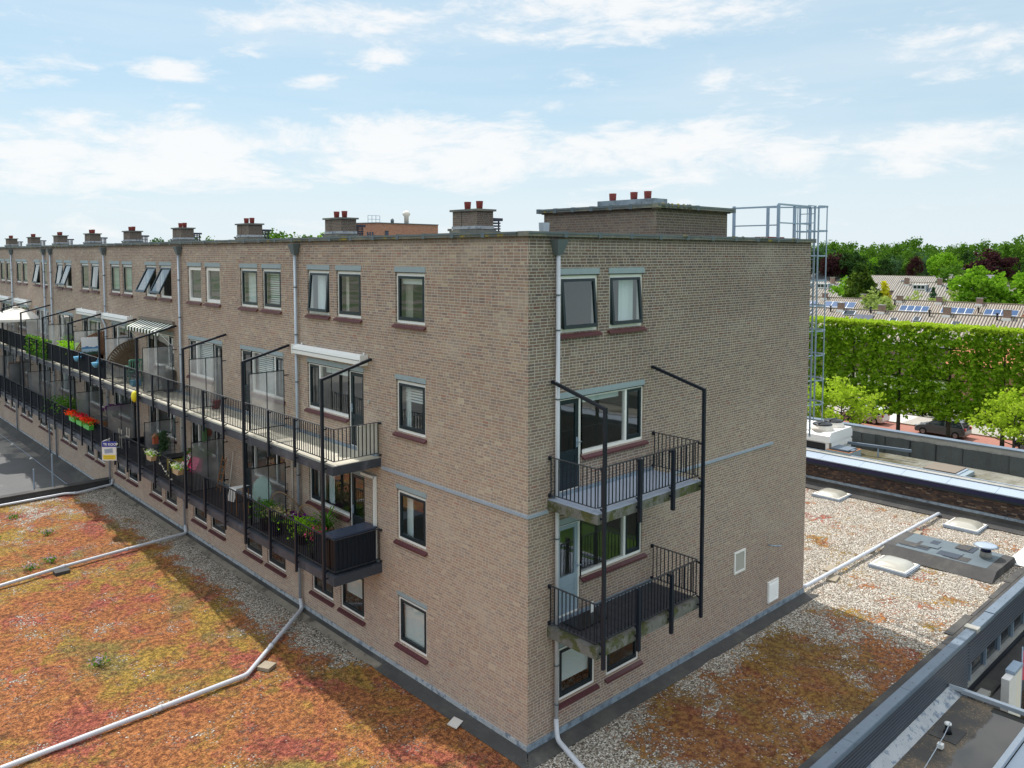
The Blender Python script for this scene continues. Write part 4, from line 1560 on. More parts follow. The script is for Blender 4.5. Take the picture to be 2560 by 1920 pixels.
mb = MB(); ring(mb, .56, .62, .055, -.03, .0, 'white_paint', 7.90, 1.75); mb.face([(7.95, -.012, 1.80), (8.41, -.012, 1.80), (8.41, -.012, 2.32), (7.95, -.012, 2.32)], 'plaster_in')
mb.build('wall_vent', None, flats)
mb = MB(); ring(mb, .58, .62, .04, -.05, -.001, 'white_paint', 9.72, .40)
for i in range(8):
    mb.prism([(-.07, .45 + i * .068), (-.01, .50 + i * .068), (-.01, .485 + i * .068)], 'x', 9.76, 10.26, 'white_paint')
mb.box(9.74, -.006, .42, 10.28, -.003, 1.0, 'cement')
mb.build('louvre', None, flats)
mb = MB(); mb.tube([(9.72, .0, 2.15), (9.72, -.12, 2.15), (9.95, -.30, 2.13)], .018, 'galv', 6); mb.build('overflow_pipe', None, flats)
mb = MB(); mb.box(-.05, 5.86, 6.72, -.002, 5.94, 6.80, 'plaster_in'); mb.build('wall_lamp', None, flats)

# ---- downpipes
def hopper(mb, f, u, z0=10.55, z1=10.86):
    def P(du, d, z):
        return facade_loc(f, u + du, z, d)
    a, b = .075, .165
    lo = [P(-a, -.02, z0), P(a, -.02, z0), P(a, -.15, z0), P(-a, -.15, z0)]
    hi = [P(-b, -.01, z1), P(b, -.01, z1), P(b, -.24, z1), P(-b, -.24, z1)]
    for i in range(4):
        j = (i + 1) % 4
        mb.face([lo[i], lo[j], hi[j], hi[i]], 'zinc_dark')
    mb.face(lo, 'zinc_dark'); mb.face(hi, 'zinc_dark')


for (y, zb) in ((9.60, .35), (18.46, .35), (27.30, -.30), (36.36, -.30), (37.74, -.30), (45.4, -.30), (54.2, -.3)):
    mb = MB()
    hopper(mb, 'A', y)
    if abs(y - 27.3) < .1:
        mb.tube([(-.09, y, 10.6), (-.09, y, 8.0), (-.09, y - .12, 7.88), (-.09, y + .5, 7.88), (-.09, y + .55, 7.70), (-.09, y + .1, 7.4), (-.09, y, 7.3), (-.09, y, zb)], .045, 'zinc', 8)
    else:
        mb.tube([(-.09, y, 10.6), (-.09, y, zb)], .047, 'zinc', 8)
    z = 9.6
    while z > 0:
        mb.tube([(-.09, y, z), (-.09, y, z + .035)], .058, 'zinc_dark', 8)
        z -= 1.38
    mb.build('downpipe', None, flats)
mb = MB()
hopper(mb, 'B', .78, 10.55, 10.87)
mb.tube([(.78, -.09, 10.6), (.78, -.09, .50)], .047, 'pvc_grey', 10)
for z in (9.7, 8.96, 7.5, 4.5, 1.72, .86):
    mb.tube([(.78, -.09, z), (.78, -.09, z + .03)], .057, 'zinc_dark', 10)
mb.build('downpipe', None, flats)
for y in (10.9, 19.6):
    mb = MB(); mb.tube([(-.04, y - .85, 4.98), (-.04, y - .85, 2.9)], .02, 'canvas', 6); mb.build('cable_pipe', None, flats)

# ---- balconies -----------------------------------------------------------------
YP = [5.70 + 4.41 * k for k in range(13)]
YEND = YP[-1]


def balcony_floor(f, u0, u1, zt, zb, depth, edge, top, floor, end_u=None):
    mb = MB()
    def B(a0, d0, z0, a1, d1, z1, m):
        if f == 'A':
            mb.box(-d1, a0, z0, -d0, a1, z1, m)
        else:
            mb.box(a0, -d1, z0, a1, -d0, z1, m)
    B(u0, .003, zb, u1, depth - .03, zt - .035, edge)
    # kerb round the edge, in lengths
    n = max(1, round((u1 - u0) / 1.47))
    for i in range(n):
        a, b = u0 + (u1 - u0) * i / n, u0 + (u1 - u0) * (i + 1) / n
        B(a + .004, depth - .16, zb + .001, b - .004, depth, zt - .012, edge)
        B(a + .004, depth - .155, zt - .012, b - .004, depth - .008, zt, top)
    B(u0 - .002, .004, zb - .001, u0 + .14, depth - .161, zt - .010, edge)
    B(u0 + .003, .006, zt - .010, u0 + .135, depth - .165, zt + .002, top)
    B(u0 + .14, .01, zt - .035, u1 - .02, depth - .165, zt - .022, floor)
    B(u0 + .14, .004, zt - .02, u1 - .02, .03, zt + .07, 'lead')
    return mb


balconies = []


def rail_mesh(a, b, zt, f='A', d=1.33, step=.112):
    mb = MB()
    P = (lambda u, z: (-d, u, z)) if f == 'A' else (lambda u, z: (u, -d, z))
    mb.bar(P(a, zt + .90), P(b, zt + .90), .045, .014, 'rail_top')
    mb.bar(P(a, zt + .10), P(b, zt + .10), .035, .012, 'rail_top')
    n = max(1, round((b - a) / step))
    for i in range(n + 1):
        u = a + (b - a) * i / n
        mb.bar(P(u, zt + .10), P(u, zt + .90), .018, .018, 'iron')
    return mb.mesh('railing')


def post(parent, f, u, z0, z1, s=.065, d=1.49, name='post'):
    mb = MB()
    P = (lambda dd, z: (-dd, u, z)) if f == 'A' else (lambda dd, z: (u, -dd, z))
    mb.bar(P(d, z0), P(d, z1), s, s, 'iron')
    for lv in (5.39, 2.62):
        if z0 < lv < z1:
            for zz in (.87, .06, -.10):
                a, b = Vector(P(d - s / 2 + .004, lv + zz)), Vector(P(1.33, lv + zz))
                if zz > 0:
                    b += Vector((0, .09, 0)) if f == 'A' else Vector((.08, 0, 0))
                mb.bar(a, b, .032, .032, 'iron')
    return mb.build(name, None, parent)


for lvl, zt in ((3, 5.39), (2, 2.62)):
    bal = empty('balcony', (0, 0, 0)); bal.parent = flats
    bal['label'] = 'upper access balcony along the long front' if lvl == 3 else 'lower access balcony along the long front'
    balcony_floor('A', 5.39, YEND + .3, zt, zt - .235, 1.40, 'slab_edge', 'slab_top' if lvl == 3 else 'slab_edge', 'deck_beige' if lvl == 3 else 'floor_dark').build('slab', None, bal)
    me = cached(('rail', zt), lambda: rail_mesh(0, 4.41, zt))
    for k in range(len(YP) - 1):
        inst('railing', me, bal, (0, YP[k], 0))
    inst('railing', rail_mesh(5.45, 5.70, zt), bal)
    mb = MB()       # end railing back to the wall
    mb.bar((-1.33, 5.46, zt + .90), (-.02, 5.46, zt + .90), .045, .014, 'rail_top')
    mb.bar((-1.33, 5.46, zt + .10), (-.02, 5.46, zt + .10), .035, .012, 'rail_top')
    for i in range(12):
        x = -1.31 + i * .115
        mb.bar((x, 5.46, zt + .10), (x, 5.46, zt + .90), .018, .018, 'iron')
    mb.bar((-.06, 5.41, zt + .88), (-.0, 5.38, zt + .88), .04, .05, 'iron'); mb.bar((-.06, 5.41, zt + .06), (-.0, 5.38, zt + .06), .04, .05, 'iron')
    mb.build('railing', None, bal)
    for k in range(len(YP) - 1):
        for q in (1.47, 2.94):
            post(bal, 'A', YP[k] + q, zt - .34, zt + .94, .06, 1.47)
    # frosted partition screens at each party wall
    for k in range(1, 12):
        y = YP[k] + (.13 if k else 0)
        t = bpy.data.objects.new('partition_screen', cached(('scr', lvl), lambda: (lambda mb: (ring(mb, 1.10, 1.66, .022, -.012, .012, 'iron'), mb.box(.54, -.012, .02, .56, .012, 1.64, 'iron'),
                                                            mb.bar((1.10, 0, 1.5), (1.24, 0, 1.5), .03, .03, 'iron'), mb.bar((1.10, 0, .2), (1.24, 0, .2), .03, .03, 'iron'), mb.mesh('partition_screen'))[-1])(MB())))
        COL.objects.link(t); t.parent = bal; t.location = (-1.26, y, zt + .09)
        inst('frosted_glass', cached('frg', lambda: (lambda mb: (mb.face([(.02, 0, .02), (1.08, 0, .02), (1.08, 0, 1.64), (.02, 0, 1.64)], 'frosted'), mb.mesh('frosted_glass'))[-1])(MB())), t)
# tall posts carrying both decks, with raking arms back to the wall
for k, y in enumerate(YP):
    post(flats, 'A', y, 2.25, 7.53, .07, 1.50, 'tall_post')
    mb = MB(); mb.bar((-1.51, y, 7.50), (-.02, y + .08, 7.87), .065, .065, 'iron'); mb.build('wall_arm', None, flats)

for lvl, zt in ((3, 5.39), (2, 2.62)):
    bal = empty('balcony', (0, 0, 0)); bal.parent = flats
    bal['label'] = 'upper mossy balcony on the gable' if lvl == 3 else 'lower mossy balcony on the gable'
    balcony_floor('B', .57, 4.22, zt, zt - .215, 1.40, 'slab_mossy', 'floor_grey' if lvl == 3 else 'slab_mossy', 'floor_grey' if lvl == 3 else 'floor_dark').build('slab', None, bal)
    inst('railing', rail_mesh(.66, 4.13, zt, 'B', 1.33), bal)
    for xx in (.62, 4.18):
        mb = MB()
        mb.bar((xx, -.04, zt + .90), (xx, -1.33, zt + .90), .045, .014, 'rail_top')
        mb.bar((xx, -.04, zt + .10), (xx, -1.33, zt + .10), .035, .012, 'rail_top')
        for i in range(12):
            y = -.06 - i * .112
            mb.bar((xx, y, zt + .10), (xx, y, zt + .90), .018, .018, 'iron')
        mb.box(xx - .03, -.05, zt + .84, xx + .03, -.0, zt + .92, 'iron'); mb.box(xx - .03, -.05, zt + .04, xx + .03, -.0, zt + .12, 'iron')
        mb.build('railing', None, bal)
    for xx in (1.80, 2.96):
        post(bal, 'B', xx, zt - .40, zt + .93, .075, 1.49)
for xx in (.66, 4.08):
    post(flats, 'B', xx, 2.24 - (0 if xx > 2 else 0.02), 7.54, .066, 1.50, 'tall_post')
    mb = MB(); mb.bar((xx, -1.51, 7.51), (xx + .03, -.01, 7.89), .062, .062, 'iron'); mb.build('wall_arm', None, flats)
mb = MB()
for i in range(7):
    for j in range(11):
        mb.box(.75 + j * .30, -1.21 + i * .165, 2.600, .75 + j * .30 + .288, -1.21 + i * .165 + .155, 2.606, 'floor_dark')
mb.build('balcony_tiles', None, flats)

# ---- awnings
def awning(y0, y1, z, m='white_pure', striped=False, lab=None):
    mb = MB()
    if striped:
        n = 22
        for i in range(n):
            a, b = y0 + (y1 - y0) * i / n, y0 + (y1 - y0) * (i + 1) / n
            mm = 'leaf_dark' if i % 2 else 'white_pure'
            mb.face([(-.02, a, z), (-.02, b, z), (-.62, b, z - .26), (-.62, a, z - .26)], mm)
            mb.face([(-.62, a, z - .26), (-.62, b, z - .26), (-.62, b, z - .38), (-.62, (a + b) / 2, z - .42), (-.62, a, z - .38)], mm)
        mb.box(-.10, y0, z, -.003, y1, z + .10, 'hatch_tan')
        mb.bar((-.62, y0, z - .26), (-.05, y0, z - .9), .02, .02, 'white_pure'); mb.bar((-.62, y1, z - .26), (-.05, y1, z - .9), .02, .02, 'white_pure')
    else:
        mb.prism([(-.004, z + .13), (-.10, z + .15), (-.20, z + .09), (-.22, z + .02), (-.22, z - .11), (-.12, z - .14), (-.004, z - .12)], 'y', y0, y1, m)
        mb.box(-.226, y0, z - .005, -.2205, y1, z + .008, 'zinc_dark')
        mb.box(-.24, y0 - .03, z - .13, -.003, y0 - .001, z + .15, m); mb.box(-.24, y1 + .001, z - .13, -.003, y1 + .03, z + .15, m)
        mb.bar((-.05, y1 - .25, z + .1), (-.05, y1 - .25, z + .2), .03, .03, m); mb.bar((-.05, y0 + .1, z + .1), (-.05, y0 + .1, z + .2), .03, .03, m)
    o = mb.build('awning', None, flats)
    if lab: o['label'] = lab


awning(5.98, 9.60, 7.82, lab='white cassette awning over the first balcony door')
awning(23.9, 27.3, 7.80, lab='rolled white awning on the fifth flat')
awning(28.1, 31.3, 7.80, lab='rolled white awning on the sixth flat')
awning(19.2, 22.9, 7.92, striped=True, lab='green and white striped awning with scalloped edge')
awning(41.2, 44.4, 7.78, lab='rolled pale awning on the far flats')
awning(45.9, 49.2, 7.78, lab='rolled pale awning on the farthest flats')

# ---- rooftop: chimneys, penthouse, ladder
def chimney_meshes():
    x0, y0 = 0, 0
    mb = MB(); mb.box(0, .85, -.55, .74, 1.33, .62, 'brick'); mb.box(.0, 0, -.55, .74, .82, .62, 'brick'); mb.box(.02, .8195, -.55, .72, .8505, .60, 'black_plastic'); a = mb.mesh('chimney')
    mb = MB(); mb.box(-.08, -.08, .62, .82, 1.41, .69, 'coping'); b = mb.mesh('cap')
    mb = MB(); mb.box(-.025, -.025, .005, .765, 1.355, .11, 'lead_white'); mb.box(-.08, -.08, -.60, .82, 1.42, -.02, 'coping'); mb.box(-.1, 1.36, -.05, -.02, 1.5, .03, 'coping'); c = mb.mesh('flashing')
    mb = MB(); mb.lathe(0, 0, [(.105, 0), (.125, .26), (.13, .28), (.11, .28)], 'pot_red', 14); d = mb.mesh('pot')
    mb = MB()
    mb.box(.76, .05, .30, 1.24, .60, .40, 'chim_vent')
    for i in range(4):
        mb.box(.78, .08, -.10 + i * .10, 1.16, .52, -.05 + i * .10, 'chim_vent')
    for x, y in ((.82, .14), (1.12, .14), (.82, .48), (1.12, .48)):
        mb.box(x - .02, y - .02, -.5, x + .02, y + .02, .34, 'chim_vent')
    mb.box(.76, .05, -.55, 1.2, .58, -.12, 'brick_dark')
    e = mb.mesh('louvred_vent')
    return a, b, c, d, e


CM = chimney_meshes()
for k in range(9):
    y = 9.40 + 8.83 * k
    c = inst('chimney', CM[0], flats, (6.65, y, 11.44))
    inst('cap', CM[1], c); inst('flashing', CM[2], c)
    for dx, dy in ((.30, .22), (.30, .86)):
        inst('pot', CM[3], c, (dx, dy, .69))
    v = inst('louvred_vent', CM[4], c)
pent = bpy.data.objects.new('roof_housing', (lambda mb: (mb.box(4.62, .30, 10.85, 7.75, 4.15, 11.70, 'brick'), mb.mesh('roof_housing'))[-1])(MB()))
COL.objects.link(pent); pent.parent = flats
mb = MB()
coping_run(mb, 'y', .35, 4.27, 4.50, 4.80, 11.70, 11.80, .66)
coping_run(mb, 'x', 4.50, 7.90, .18, .46, 11.70, 11.80, 1.6)
mb.box(4.80, .46, 11.70, 7.88, 4.27, 11.79, 'coping')
mb.box(4.6, .22, 11.66, 7.78, .30, 11.70, 'brick_dark'); mb.box(4.54, .22, 11.66, 4.62, 4.17, 11.70, 'brick_dark')
for i in range(12):
    xx = rg.uniform(4.6, 6.0)
    mb.lathe(xx, .19, [(rg.uniform(.03, .06), 11.72), (.04, 11.80), (.005, 11.83)], 'coping_moss', 7)
mb.build('coping', None, pent)
mb = MB(); mb.box(4.76, .48, 11.80, 5.30, 2.32, 11.95, 'lead'); mb.build('plinth', None, pent)
for y in (2.0, 1.30, .86):
    mb = MB(); mb.lathe(5.0, y, [(.085, 11.95), (.095, 12.13), (.10, 12.15), (.08, 12.15)], 'pot_red', 14); mb.build('pot', None, pent)
mb = MB(); mb.prism([(1.23, 10.86), (1.37, 10.86), (1.40, 11.26), (1.20, 11.26)], 'y', .78, .92, 'zinc'); mb.build('overflow_hopper', None, flats)
mb = MB()
for p in ((10.46, .3), (11.41, .3), (12.38, .3), (10.42, 1.75), (11.45, 1.2)):
    mb.bar((p[0], p[1], 10.95), (p[0], p[1], 12.03), .08, .06, 'galv')
for zz, th in ((12.04, .05), (11.50, .035)):
    mb.bar((10.46, .3, zz), (12.38, .3, zz), .05, th, 'galv')
    mb.bar((10.46, .3, zz - .07), (10.42, 1.75, zz - .07), .05, th, 'galv')
mb.bar((11.45, 1.2, 12.02), (12.38, .3, 12.02), .04, .04, 'galv')
mb.box(10.2, .5, 11.05, 11.2, .9, 11.09, 'pot_red')
mb.build('roof_guard_rail', None, flats)
mb = MB()
cx, cy, rr = 12.72, .42, .48
for i in range(7):
    a = -PI / 2 - .7 + i * (PI + 1.4) / 6
    x, y = cx + rr * math.cos(a) * 1.0, cy + rr * math.sin(a)
    mb.bar((x, y, 5.4), (x, y, 12.06), .022, .022, 'galv')
for zz in (12.05, 11.30, 10.53, 9.76, 8.98, 8.20, 7.44, 6.66, 5.90):
    pr = None
    for i in range(11):
        a = -PI / 2 - .7 + i * (PI + 1.4) / 10
        q = (cx + rr * math.cos(a), cy + rr * math.sin(a), zz)
        if pr:
            mb.bar(pr, q, .012, .045, 'galv')
        pr = q
    mb.bar((11.9, .12, zz), (12.40, .12, zz), .03, .03, 'galv')
ld = mb.build('ladder_cage', None, flats)
mb = MB()
for y in (.14, .62):
    mb.bar((12.36, y, 4.9), (12.36, y, 12.06), .05, .03, 'galv')
z = 5.1
while z < 12:
    mb.bar((12.36, .14, z), (12.36, .62, z), .025, .025, 'galv'); z += .28
mb.build('ladder', None, ld)

# ==================================================================== STREET, HEDGE, NEIGHBOURHOOD
def leafy(name, pts, size, m, seed, up=.3):
    mb = MB(); leaf_quads(mb, pts, size, random.Random(seed), m, up); return mb.mesh(name)


# row of clipped (pleached) trees along the street
def hedge_meshes(seed):
    rng = random.Random(seed)
    pts = []
    L = 4.0
    for _ in range(6400):
        fx = rng.random()
        front = rng.random() < .62
        x = -1.20 + (fx ** .8) * .8 if front else rng.uniform(-.3, 1.2)
        y = rng.uniform(-L / 2 - .2, L / 2 + .2)
        z = rng.uniform(1.75, 9.75)
        x += .22 * mnoise.noise(Vector((y * 1.1 + seed * 9, z * 1.1, 3)))
        if z < 3.1 and mnoise.noise(Vector((y * .9 + seed * 5, z, 7))) > (z - 2.1) * .7:
            continue
        if front and mnoise.noise(Vector((y * 1.25 + seed * 7, z * 1.6, x * 1.2))) > .12:
            continue
        if mnoise.noise(Vector((y * .8 + seed * 7, z * .8, x * .8))) > .45:
            continue
        pts.append((x, y, z))
    for _ in range(800):
        x, y = rng.uniform(-1.15, 1.2), rng.uniform(-L / 2 - .2, L / 2 + .2)
        pts.append((x, y, 9.66 + .18 * mnoise.noise(Vector((x, y * .7 + seed, 2))) + rng.uniform(-.12, .12)))
    mbh = MB()
    rl = random.Random(seed)
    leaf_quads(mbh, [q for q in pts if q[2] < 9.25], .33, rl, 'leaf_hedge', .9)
    leaf_quads(mbh, [q for q in pts if q[2] >= 9.25], .33, rl, 'leaf_lime', .9)  # lime colour stands in for sunlight on the top leaves, also new growth
    a = mbh.mesh('crown')
    mb = MB()
    mb.tube([(0, 0, 0), (.03, 0, 2.5), (0, .04, 8.5)], .14, 'bark', 7, radii=[.18, .14, .05])
    for z in (2.6, 3.9, 5.2, 6.5, 7.8):
        mb.tube([(0, -1.9, z + .1), (0, 0, z), (0, 1.9, z + .1)], .05, 'bark', 5, radii=[.025, .06, .025])
    return a, mb.mesh('trunk')


HM = [hedge_meshes(s) for s in (11, 12, 13)]
for i in range(13):
    t = empty('clipped_tree', (60.4, -7.9 + i * 4.02 - (.0 if i != 5 else .02), GZ), 'tall clipped street tree forming one bay of the bright green screen behind the road', 'tree',
              'row of clipped trees screening the houses')
    a, b = HM[i % 3]
    inst('crown', a, t); inst('trunk', b, t)
# low evergreen hedge behind the pavement
mb = MB()
rng = random.Random(21)
pts = []
for _ in range(7000):
    y = rng.uniform(-10, 45)
    z = GZ + rng.uniform(.1, 2.2)
    pts.append((70.4 + rng.uniform(-.5, .3) + .2 * mnoise.noise(Vector((y, z, 1))), y, z))
leaf_quads(mb, pts, .34, rng, 'leaf_dark', .3)
tag(mb.build('garden_hedge'), 'dark evergreen hedge along the back of the pavement under the clipped trees', 'hedge')


def street_tree(loc, seed, label, r=2.9, h=6.1):
    o = empty('street_tree', loc, label, 'tree', 'young lime green trees by the road')
    rng = random.Random(seed)
    pts = []
    tb = MB()
    tb.tube([(0, 0, 0), (.05, .02, 2.2), (0, 0, h * .8)], .1, 'bark', 7, radii=[.11, .085, .02])
    for k in range(17):
        a = k * 2.4 + rng.uniform(-.3, .3)
        z0 = 1.9 + (h - 3.2) * k / 17
        ln = r * (1.15 - .5 * k / 17) * rng.uniform(.75, 1.12)
        rise = rng.uniform(.45, .95) * ln * .55 + .2
        tip = Vector((math.cos(a) * ln, math.sin(a) * ln, z0 + rise))
        tb.tube([(0, 0, z0), (math.cos(a) * ln * .5, math.sin(a) * ln * .5, z0 + rise * .35), tuple(tip)], .04, 'bark', 5, radii=[.045, .03, .012])
        for _ in range(115):
            s = rng.uniform(.35, 1.05)
            q = Vector((0, 0, z0)).lerp(tip, s) + Vector((rng.gauss(0, .24), rng.gauss(0, .24), rng.gauss(0, .22) + .12))
            pts.append(tuple(q))
    for _ in range(150):
        pts.append((rng.gauss(0, .3), rng.gauss(0, .3), h * rng.uniform(.72, 1.02)))
    inst('crown', leafy('crown', pts, .25, 'leaf_lime', seed, .5), o)
    inst('trunk', tb.mesh('trunk'), o)


street_tree((49.2, 16.1, GZ), 31, 'lime green young tree in front of the white car beside the flats')
street_tree((53.4, 5.5, GZ), 32, 'lime green young tree in front of the grey car at the right edge', 2.3, 6.1)
street_tree((47.6, 18.6, GZ), 33, 'lime green young tree half hidden behind the flats and ladder', 2.6, 5.6)


# cars -------------------------------------------------------------------------
def car(loc, rz, paint, label, group='cars parked along the street'):
    o = empty('parked_car', loc, label, 'car', group, rz)
    # side outline: x forward, z up
    L = 4.1
    low = [(-2.05, .42), (-2.03, .75), (-1.95, .95), (1.0, .98), (1.55, .88), (1.95, .72), (2.05, .48), (2.0, .26), (-2.0, .26)]
    cab = [(-1.93, .95), (-1.72, 1.40), (-1.35, 1.50), (-.1, 1.53), (.35, 1.47), (1.12, .97)]
    mb = MB()
    secs = [(-.84, .90), (-.80, 1.0), (0, 1.02), (.80, 1.0), (.84, .90)]
    # body as lofted sections across the width
    def loft(prof, ys, shrink):
        n = len(prof)
        base = len(mb.v)
        for (y, s) in ys:
            for (x, z) in prof:
                zz = .26 + (z - .26) * (1 if abs(y) < .8 else .96)
                mb.v.append((x * s, y, zz))
        for i in range(len(ys) - 1):
            for k in range(n):
                k2 = (k + 1) % n
                mb.f.append((base + i * n + k, base + i * n + k2, base + (i + 1) * n + k2, base + (i + 1) * n + k)); mb.mi.append(mb._m(paint)); mb.sm.append(False)
        mb.f.append(tuple(base + k for k in reversed(range(n)))); mb.mi.append(mb._m(paint)); mb.sm.append(False)
        mb.f.append(tuple(base + (len(ys) - 1) * n + k for k in range(n))); mb.mi.append(mb._m(paint)); mb.sm.append(False)
    loft(low, [(-.86, .96), (-.80, 1.0), (.80, 1.0), (.86, .96)], 0)
    mb.prism([(-1.70, 1.40), (-1.35, 1.505), (-.1, 1.535), (.33, 1.475), (.20, 1.44), (-1.5, 1.40)], 'y', -.62, .62, paint)
    for s in (-1, 1):
        for (a, b) in (((-1.90, .96), (-1.62, 1.42)), ((-.45, .97), (-.45, 1.47)), ((1.10, .97), (.30, 1.46))):
            mb.bar((a[0], s * .79, a[1]), (b[0], s * .64, b[1]), .06, .05, paint)
    mb.build('body', None, o)
    mb = MB()
    b0 = len(mb.v)
    for y, sh in ((-.78, 0), (-.62, 1), (.62, 1), (.78, 0)):
        if sh:
            mb.v += [(-1.88, y, .97), (-1.68, y, 1.40), (.30, y, 1.46), (1.08, y, .975)]
        else:
            mb.v += [(-1.84, y, .97), (-1.84, y, .975), (1.04, y, .98), (1.04, y, .975)]
    for i in range(3):
        for k in range(3):
            mb.f.append((b0 + i * 4 + k, b0 + i * 4 + k + 1, b0 + (i + 1) * 4 + k + 1, b0 + (i + 1) * 4 + k)); mb.mi.append(mb._m('car_glass')); mb.sm.append(False)
    mb.build('windows', None, o)
    for sx in (-1.30, 1.30):
        for sy in (-.80, .80):
            mb = MB()
            mb.tube([(sx, sy - .09, .31), (sx, sy + .09, .31)], .31, 'tyre', 18)
            wv = mb.build('wheel', None, o)
            mb = MB(); e = .10 if sy > 0 else -.10
            mb.tube([(sx, sy + e * .85, .31), (sx, sy + e * 1.05, .31)], .19, 'rim', 12)
            mb.build('rim', None, wv)
    for sy in (-.68, .68):
        mb = MB(); mb.box(-2.07, sy - .12, .74, -1.93, sy + .12, .97, 'lamp_red'); mb.build('tail_light', None, o)
        mb = MB(); mb.box(1.82, sy - .13, .62, 2.03, sy + .13, .74, 'rim'); mb.build('headlight', None, o)
        mb = MB(); mb.box(.75, sy * 1.36 - .06, .98, .92, sy * 1.36 + .06, 1.10, paint); mb.build('mirror', None, o)
    return o


car((63.0, 13.5, GZ + .01), PI / 2, 'car_grey', 'grey hatchback parked behind the street tree trunk')
car((63.9, 20.7, GZ + .01), PI / 2, 'car_white', 'white car showing its tail behind the lime green tree')
car((62.6, 5.8, GZ + .01), PI / 2, 'car_dark', 'dark car mostly hidden by the tree at the right edge')


# terraces of houses -----------------------------------------------------------
def terrace(name, xr, y0, y1, zr, half, drop, label, group, m='pantile', eave=None, chim=(), chim_m='brick_house', skylights=(), panels=(), dormers=(), stacks=(), hip=False):
    """ridge along y at x = xr; the slope facing the flats falls towards -x. Panels etc. lie on that slope"""
    o = empty(name, (xr, (y0 + y1) / 2, GZ), label, 'house', group)
    cx, cy = xr, (y0 + y1) / 2
    sl = drop / half
    mb = MB()
    zr2 = zr - GZ
    ze = zr2 - drop
    ya, yb = y0 - cy, y1 - cy
    mb.box(-half + .3, ya + .1, 0, half - .3, yb - .1, ze + .05, 'brick_house')
    for yy in (ya + .1, yb - .1):
        mb.face([(-half + .3, yy, ze), (half - .3, yy, ze), (0, yy, zr2 - .15)], 'brick_house')
    mb.build('wall', None, o)
    mb = MB()
    h = 1.6 * hip
    t = .14
    mb.prism([(-half - .3, ze - .3 * sl), (0, zr2), (half + .3, ze - .3 * sl), (half + .3, ze - .3 * sl - t), (0, zr2 - t), (-half - .3, ze - .3 * sl - t)], 'y', ya, yb, m)
    mb.box(-.12, ya, zr2 - .03, .12, yb, zr2 + .09, 'pot_red' if False else 'tile_conc')
    rf = mb.build('roof', None, o)
    mb = MB(); mb.box(-half - .42, ya, ze - .3 * sl - .12, -half - .3, yb, ze - .3 * sl + .02, 'zinc'); mb.build('gutter', None, o)
    nrm = Vector((-sl, 0, 1)).normalized()
    def S(d, y, up=0.0):                 # d metres down the slope from the ridge
        L = math.hypot(1, sl)
        p = Vector((-d / L, y - cy, zr2 - d * sl / L)) + nrm * up
        return tuple(p)
    for (yy, d, wdt, hh) in chim:
        mb = MB()
        x = -d
        wdt *= .55; hh *= .52
        mb.box(x - .32, yy - cy - wdt / 2, zr2 - d * sl - .5, x + .32, yy - cy + wdt / 2, zr2 + hh, chim_m)
        mb.box(x - .37, yy - cy - wdt / 2 - .05, zr2 + hh, x + .37, yy - cy + wdt / 2 + .05, zr2 + hh + .1, 'cement')
        mb.box(x - .46, yy - cy - wdt / 2 - .10, zr2 - d * sl - .55, x - .31, yy - cy + wdt / 2 + .1, zr2 - d * sl + .02, 'white_paint')
        mb.build('chimney', None, rf)
    for (ya_, yb_, d0, d1) in skylights:
        mb = MB(); mb.face([S(d0, ya_, .10), S(d0, yb_, .10), S(d1, yb_, .10), S(d1, ya_, .10)], 'car_glass')
        for a, b in (((d0, ya_), (d0, yb_)), ((d0, yb_), (d1, yb_)), ((d1, yb_), (d1, ya_)), ((d1, ya_), (d0, ya_))):
            mb.bar(S(a[0], a[1], .09), S(b[0], b[1], .09), .09, .09, 'zinc')
        mb.build('roof_window', None, rf)
    for (ya_, yb_, d0, d1, nc, nr, mm) in panels:
        mb = MB()
        mb.face([S(d0, ya_, .10), S(d0, yb_, .10), S(d1, yb_, .10), S(d1, ya_, .10)], 'white_pure' if mm == 'solar' else 'black_plastic')
        for i in range(nc):
            for j in range(nr):
                a, b = ya_ + (yb_ - ya_) * i / nc + .06, ya_ + (yb_ - ya_) * (i + 1) / nc - .06
                e, g = d0 + (d1 - d0) * j / nr + .06, d0 + (d1 - d0) * (j + 1) / nr - .06
                mb.face([S(e, a, .13), S(e, b, .13), S(g, b, .13), S(g, a, .13)], mm)
        mb.build('solar_panels', None, rf)
    for (yy, d) in stacks:
        mb = MB(); q = Vector(S(d, yy)); mb.tube([tuple(q), tuple(q + Vector((0, 0, .75)))], .11, 'black_plastic', 7)
        mb.tube([tuple(q + Vector((0, 0, .70))), tuple(q + Vector((0, 0, .85)))], .17, 'black_plastic', 7); mb.build('flue', None, rf)
    for (yy, wdt, d, nwin) in dormers:
        mb = MB()
        q = Vector(S(d, yy))
        x0, z0 = q.x, q.z
        hh = 1.35
        mb.box(x0, yy - cy - wdt / 2, z0, x0 + 1.8, yy - cy + wdt / 2, z0 + hh, 'sash_grey')
        mb.box(x0 - .15, yy - cy - wdt / 2 - .12, z0 + hh, x0 + 1.9, yy - cy + wdt / 2 + .12, z0 + hh + .12, 'white_pure')
        mb.box(x0 - .05, yy - cy - wdt / 2, z0 + .02, x0 - .002, yy - cy + wdt / 2, z0 + hh - .02, 'white_pure')
        dm = mb.build('dormer', None, rf)
        mb = MB()
        for i in range(nwin):
            a = yy - cy - wdt / 2 + .15 + (wdt - .3) * i / nwin + .08
            b = yy - cy - wdt / 2 + .15 + (wdt - .3) * (i + 1) / nwin - .08
            mb.box(x0 - .07, a, z0 + .3, x0 - .051, b, z0 + hh - .2, 'car_glass')
        mb.build('window_glass', None, dm)
    return o


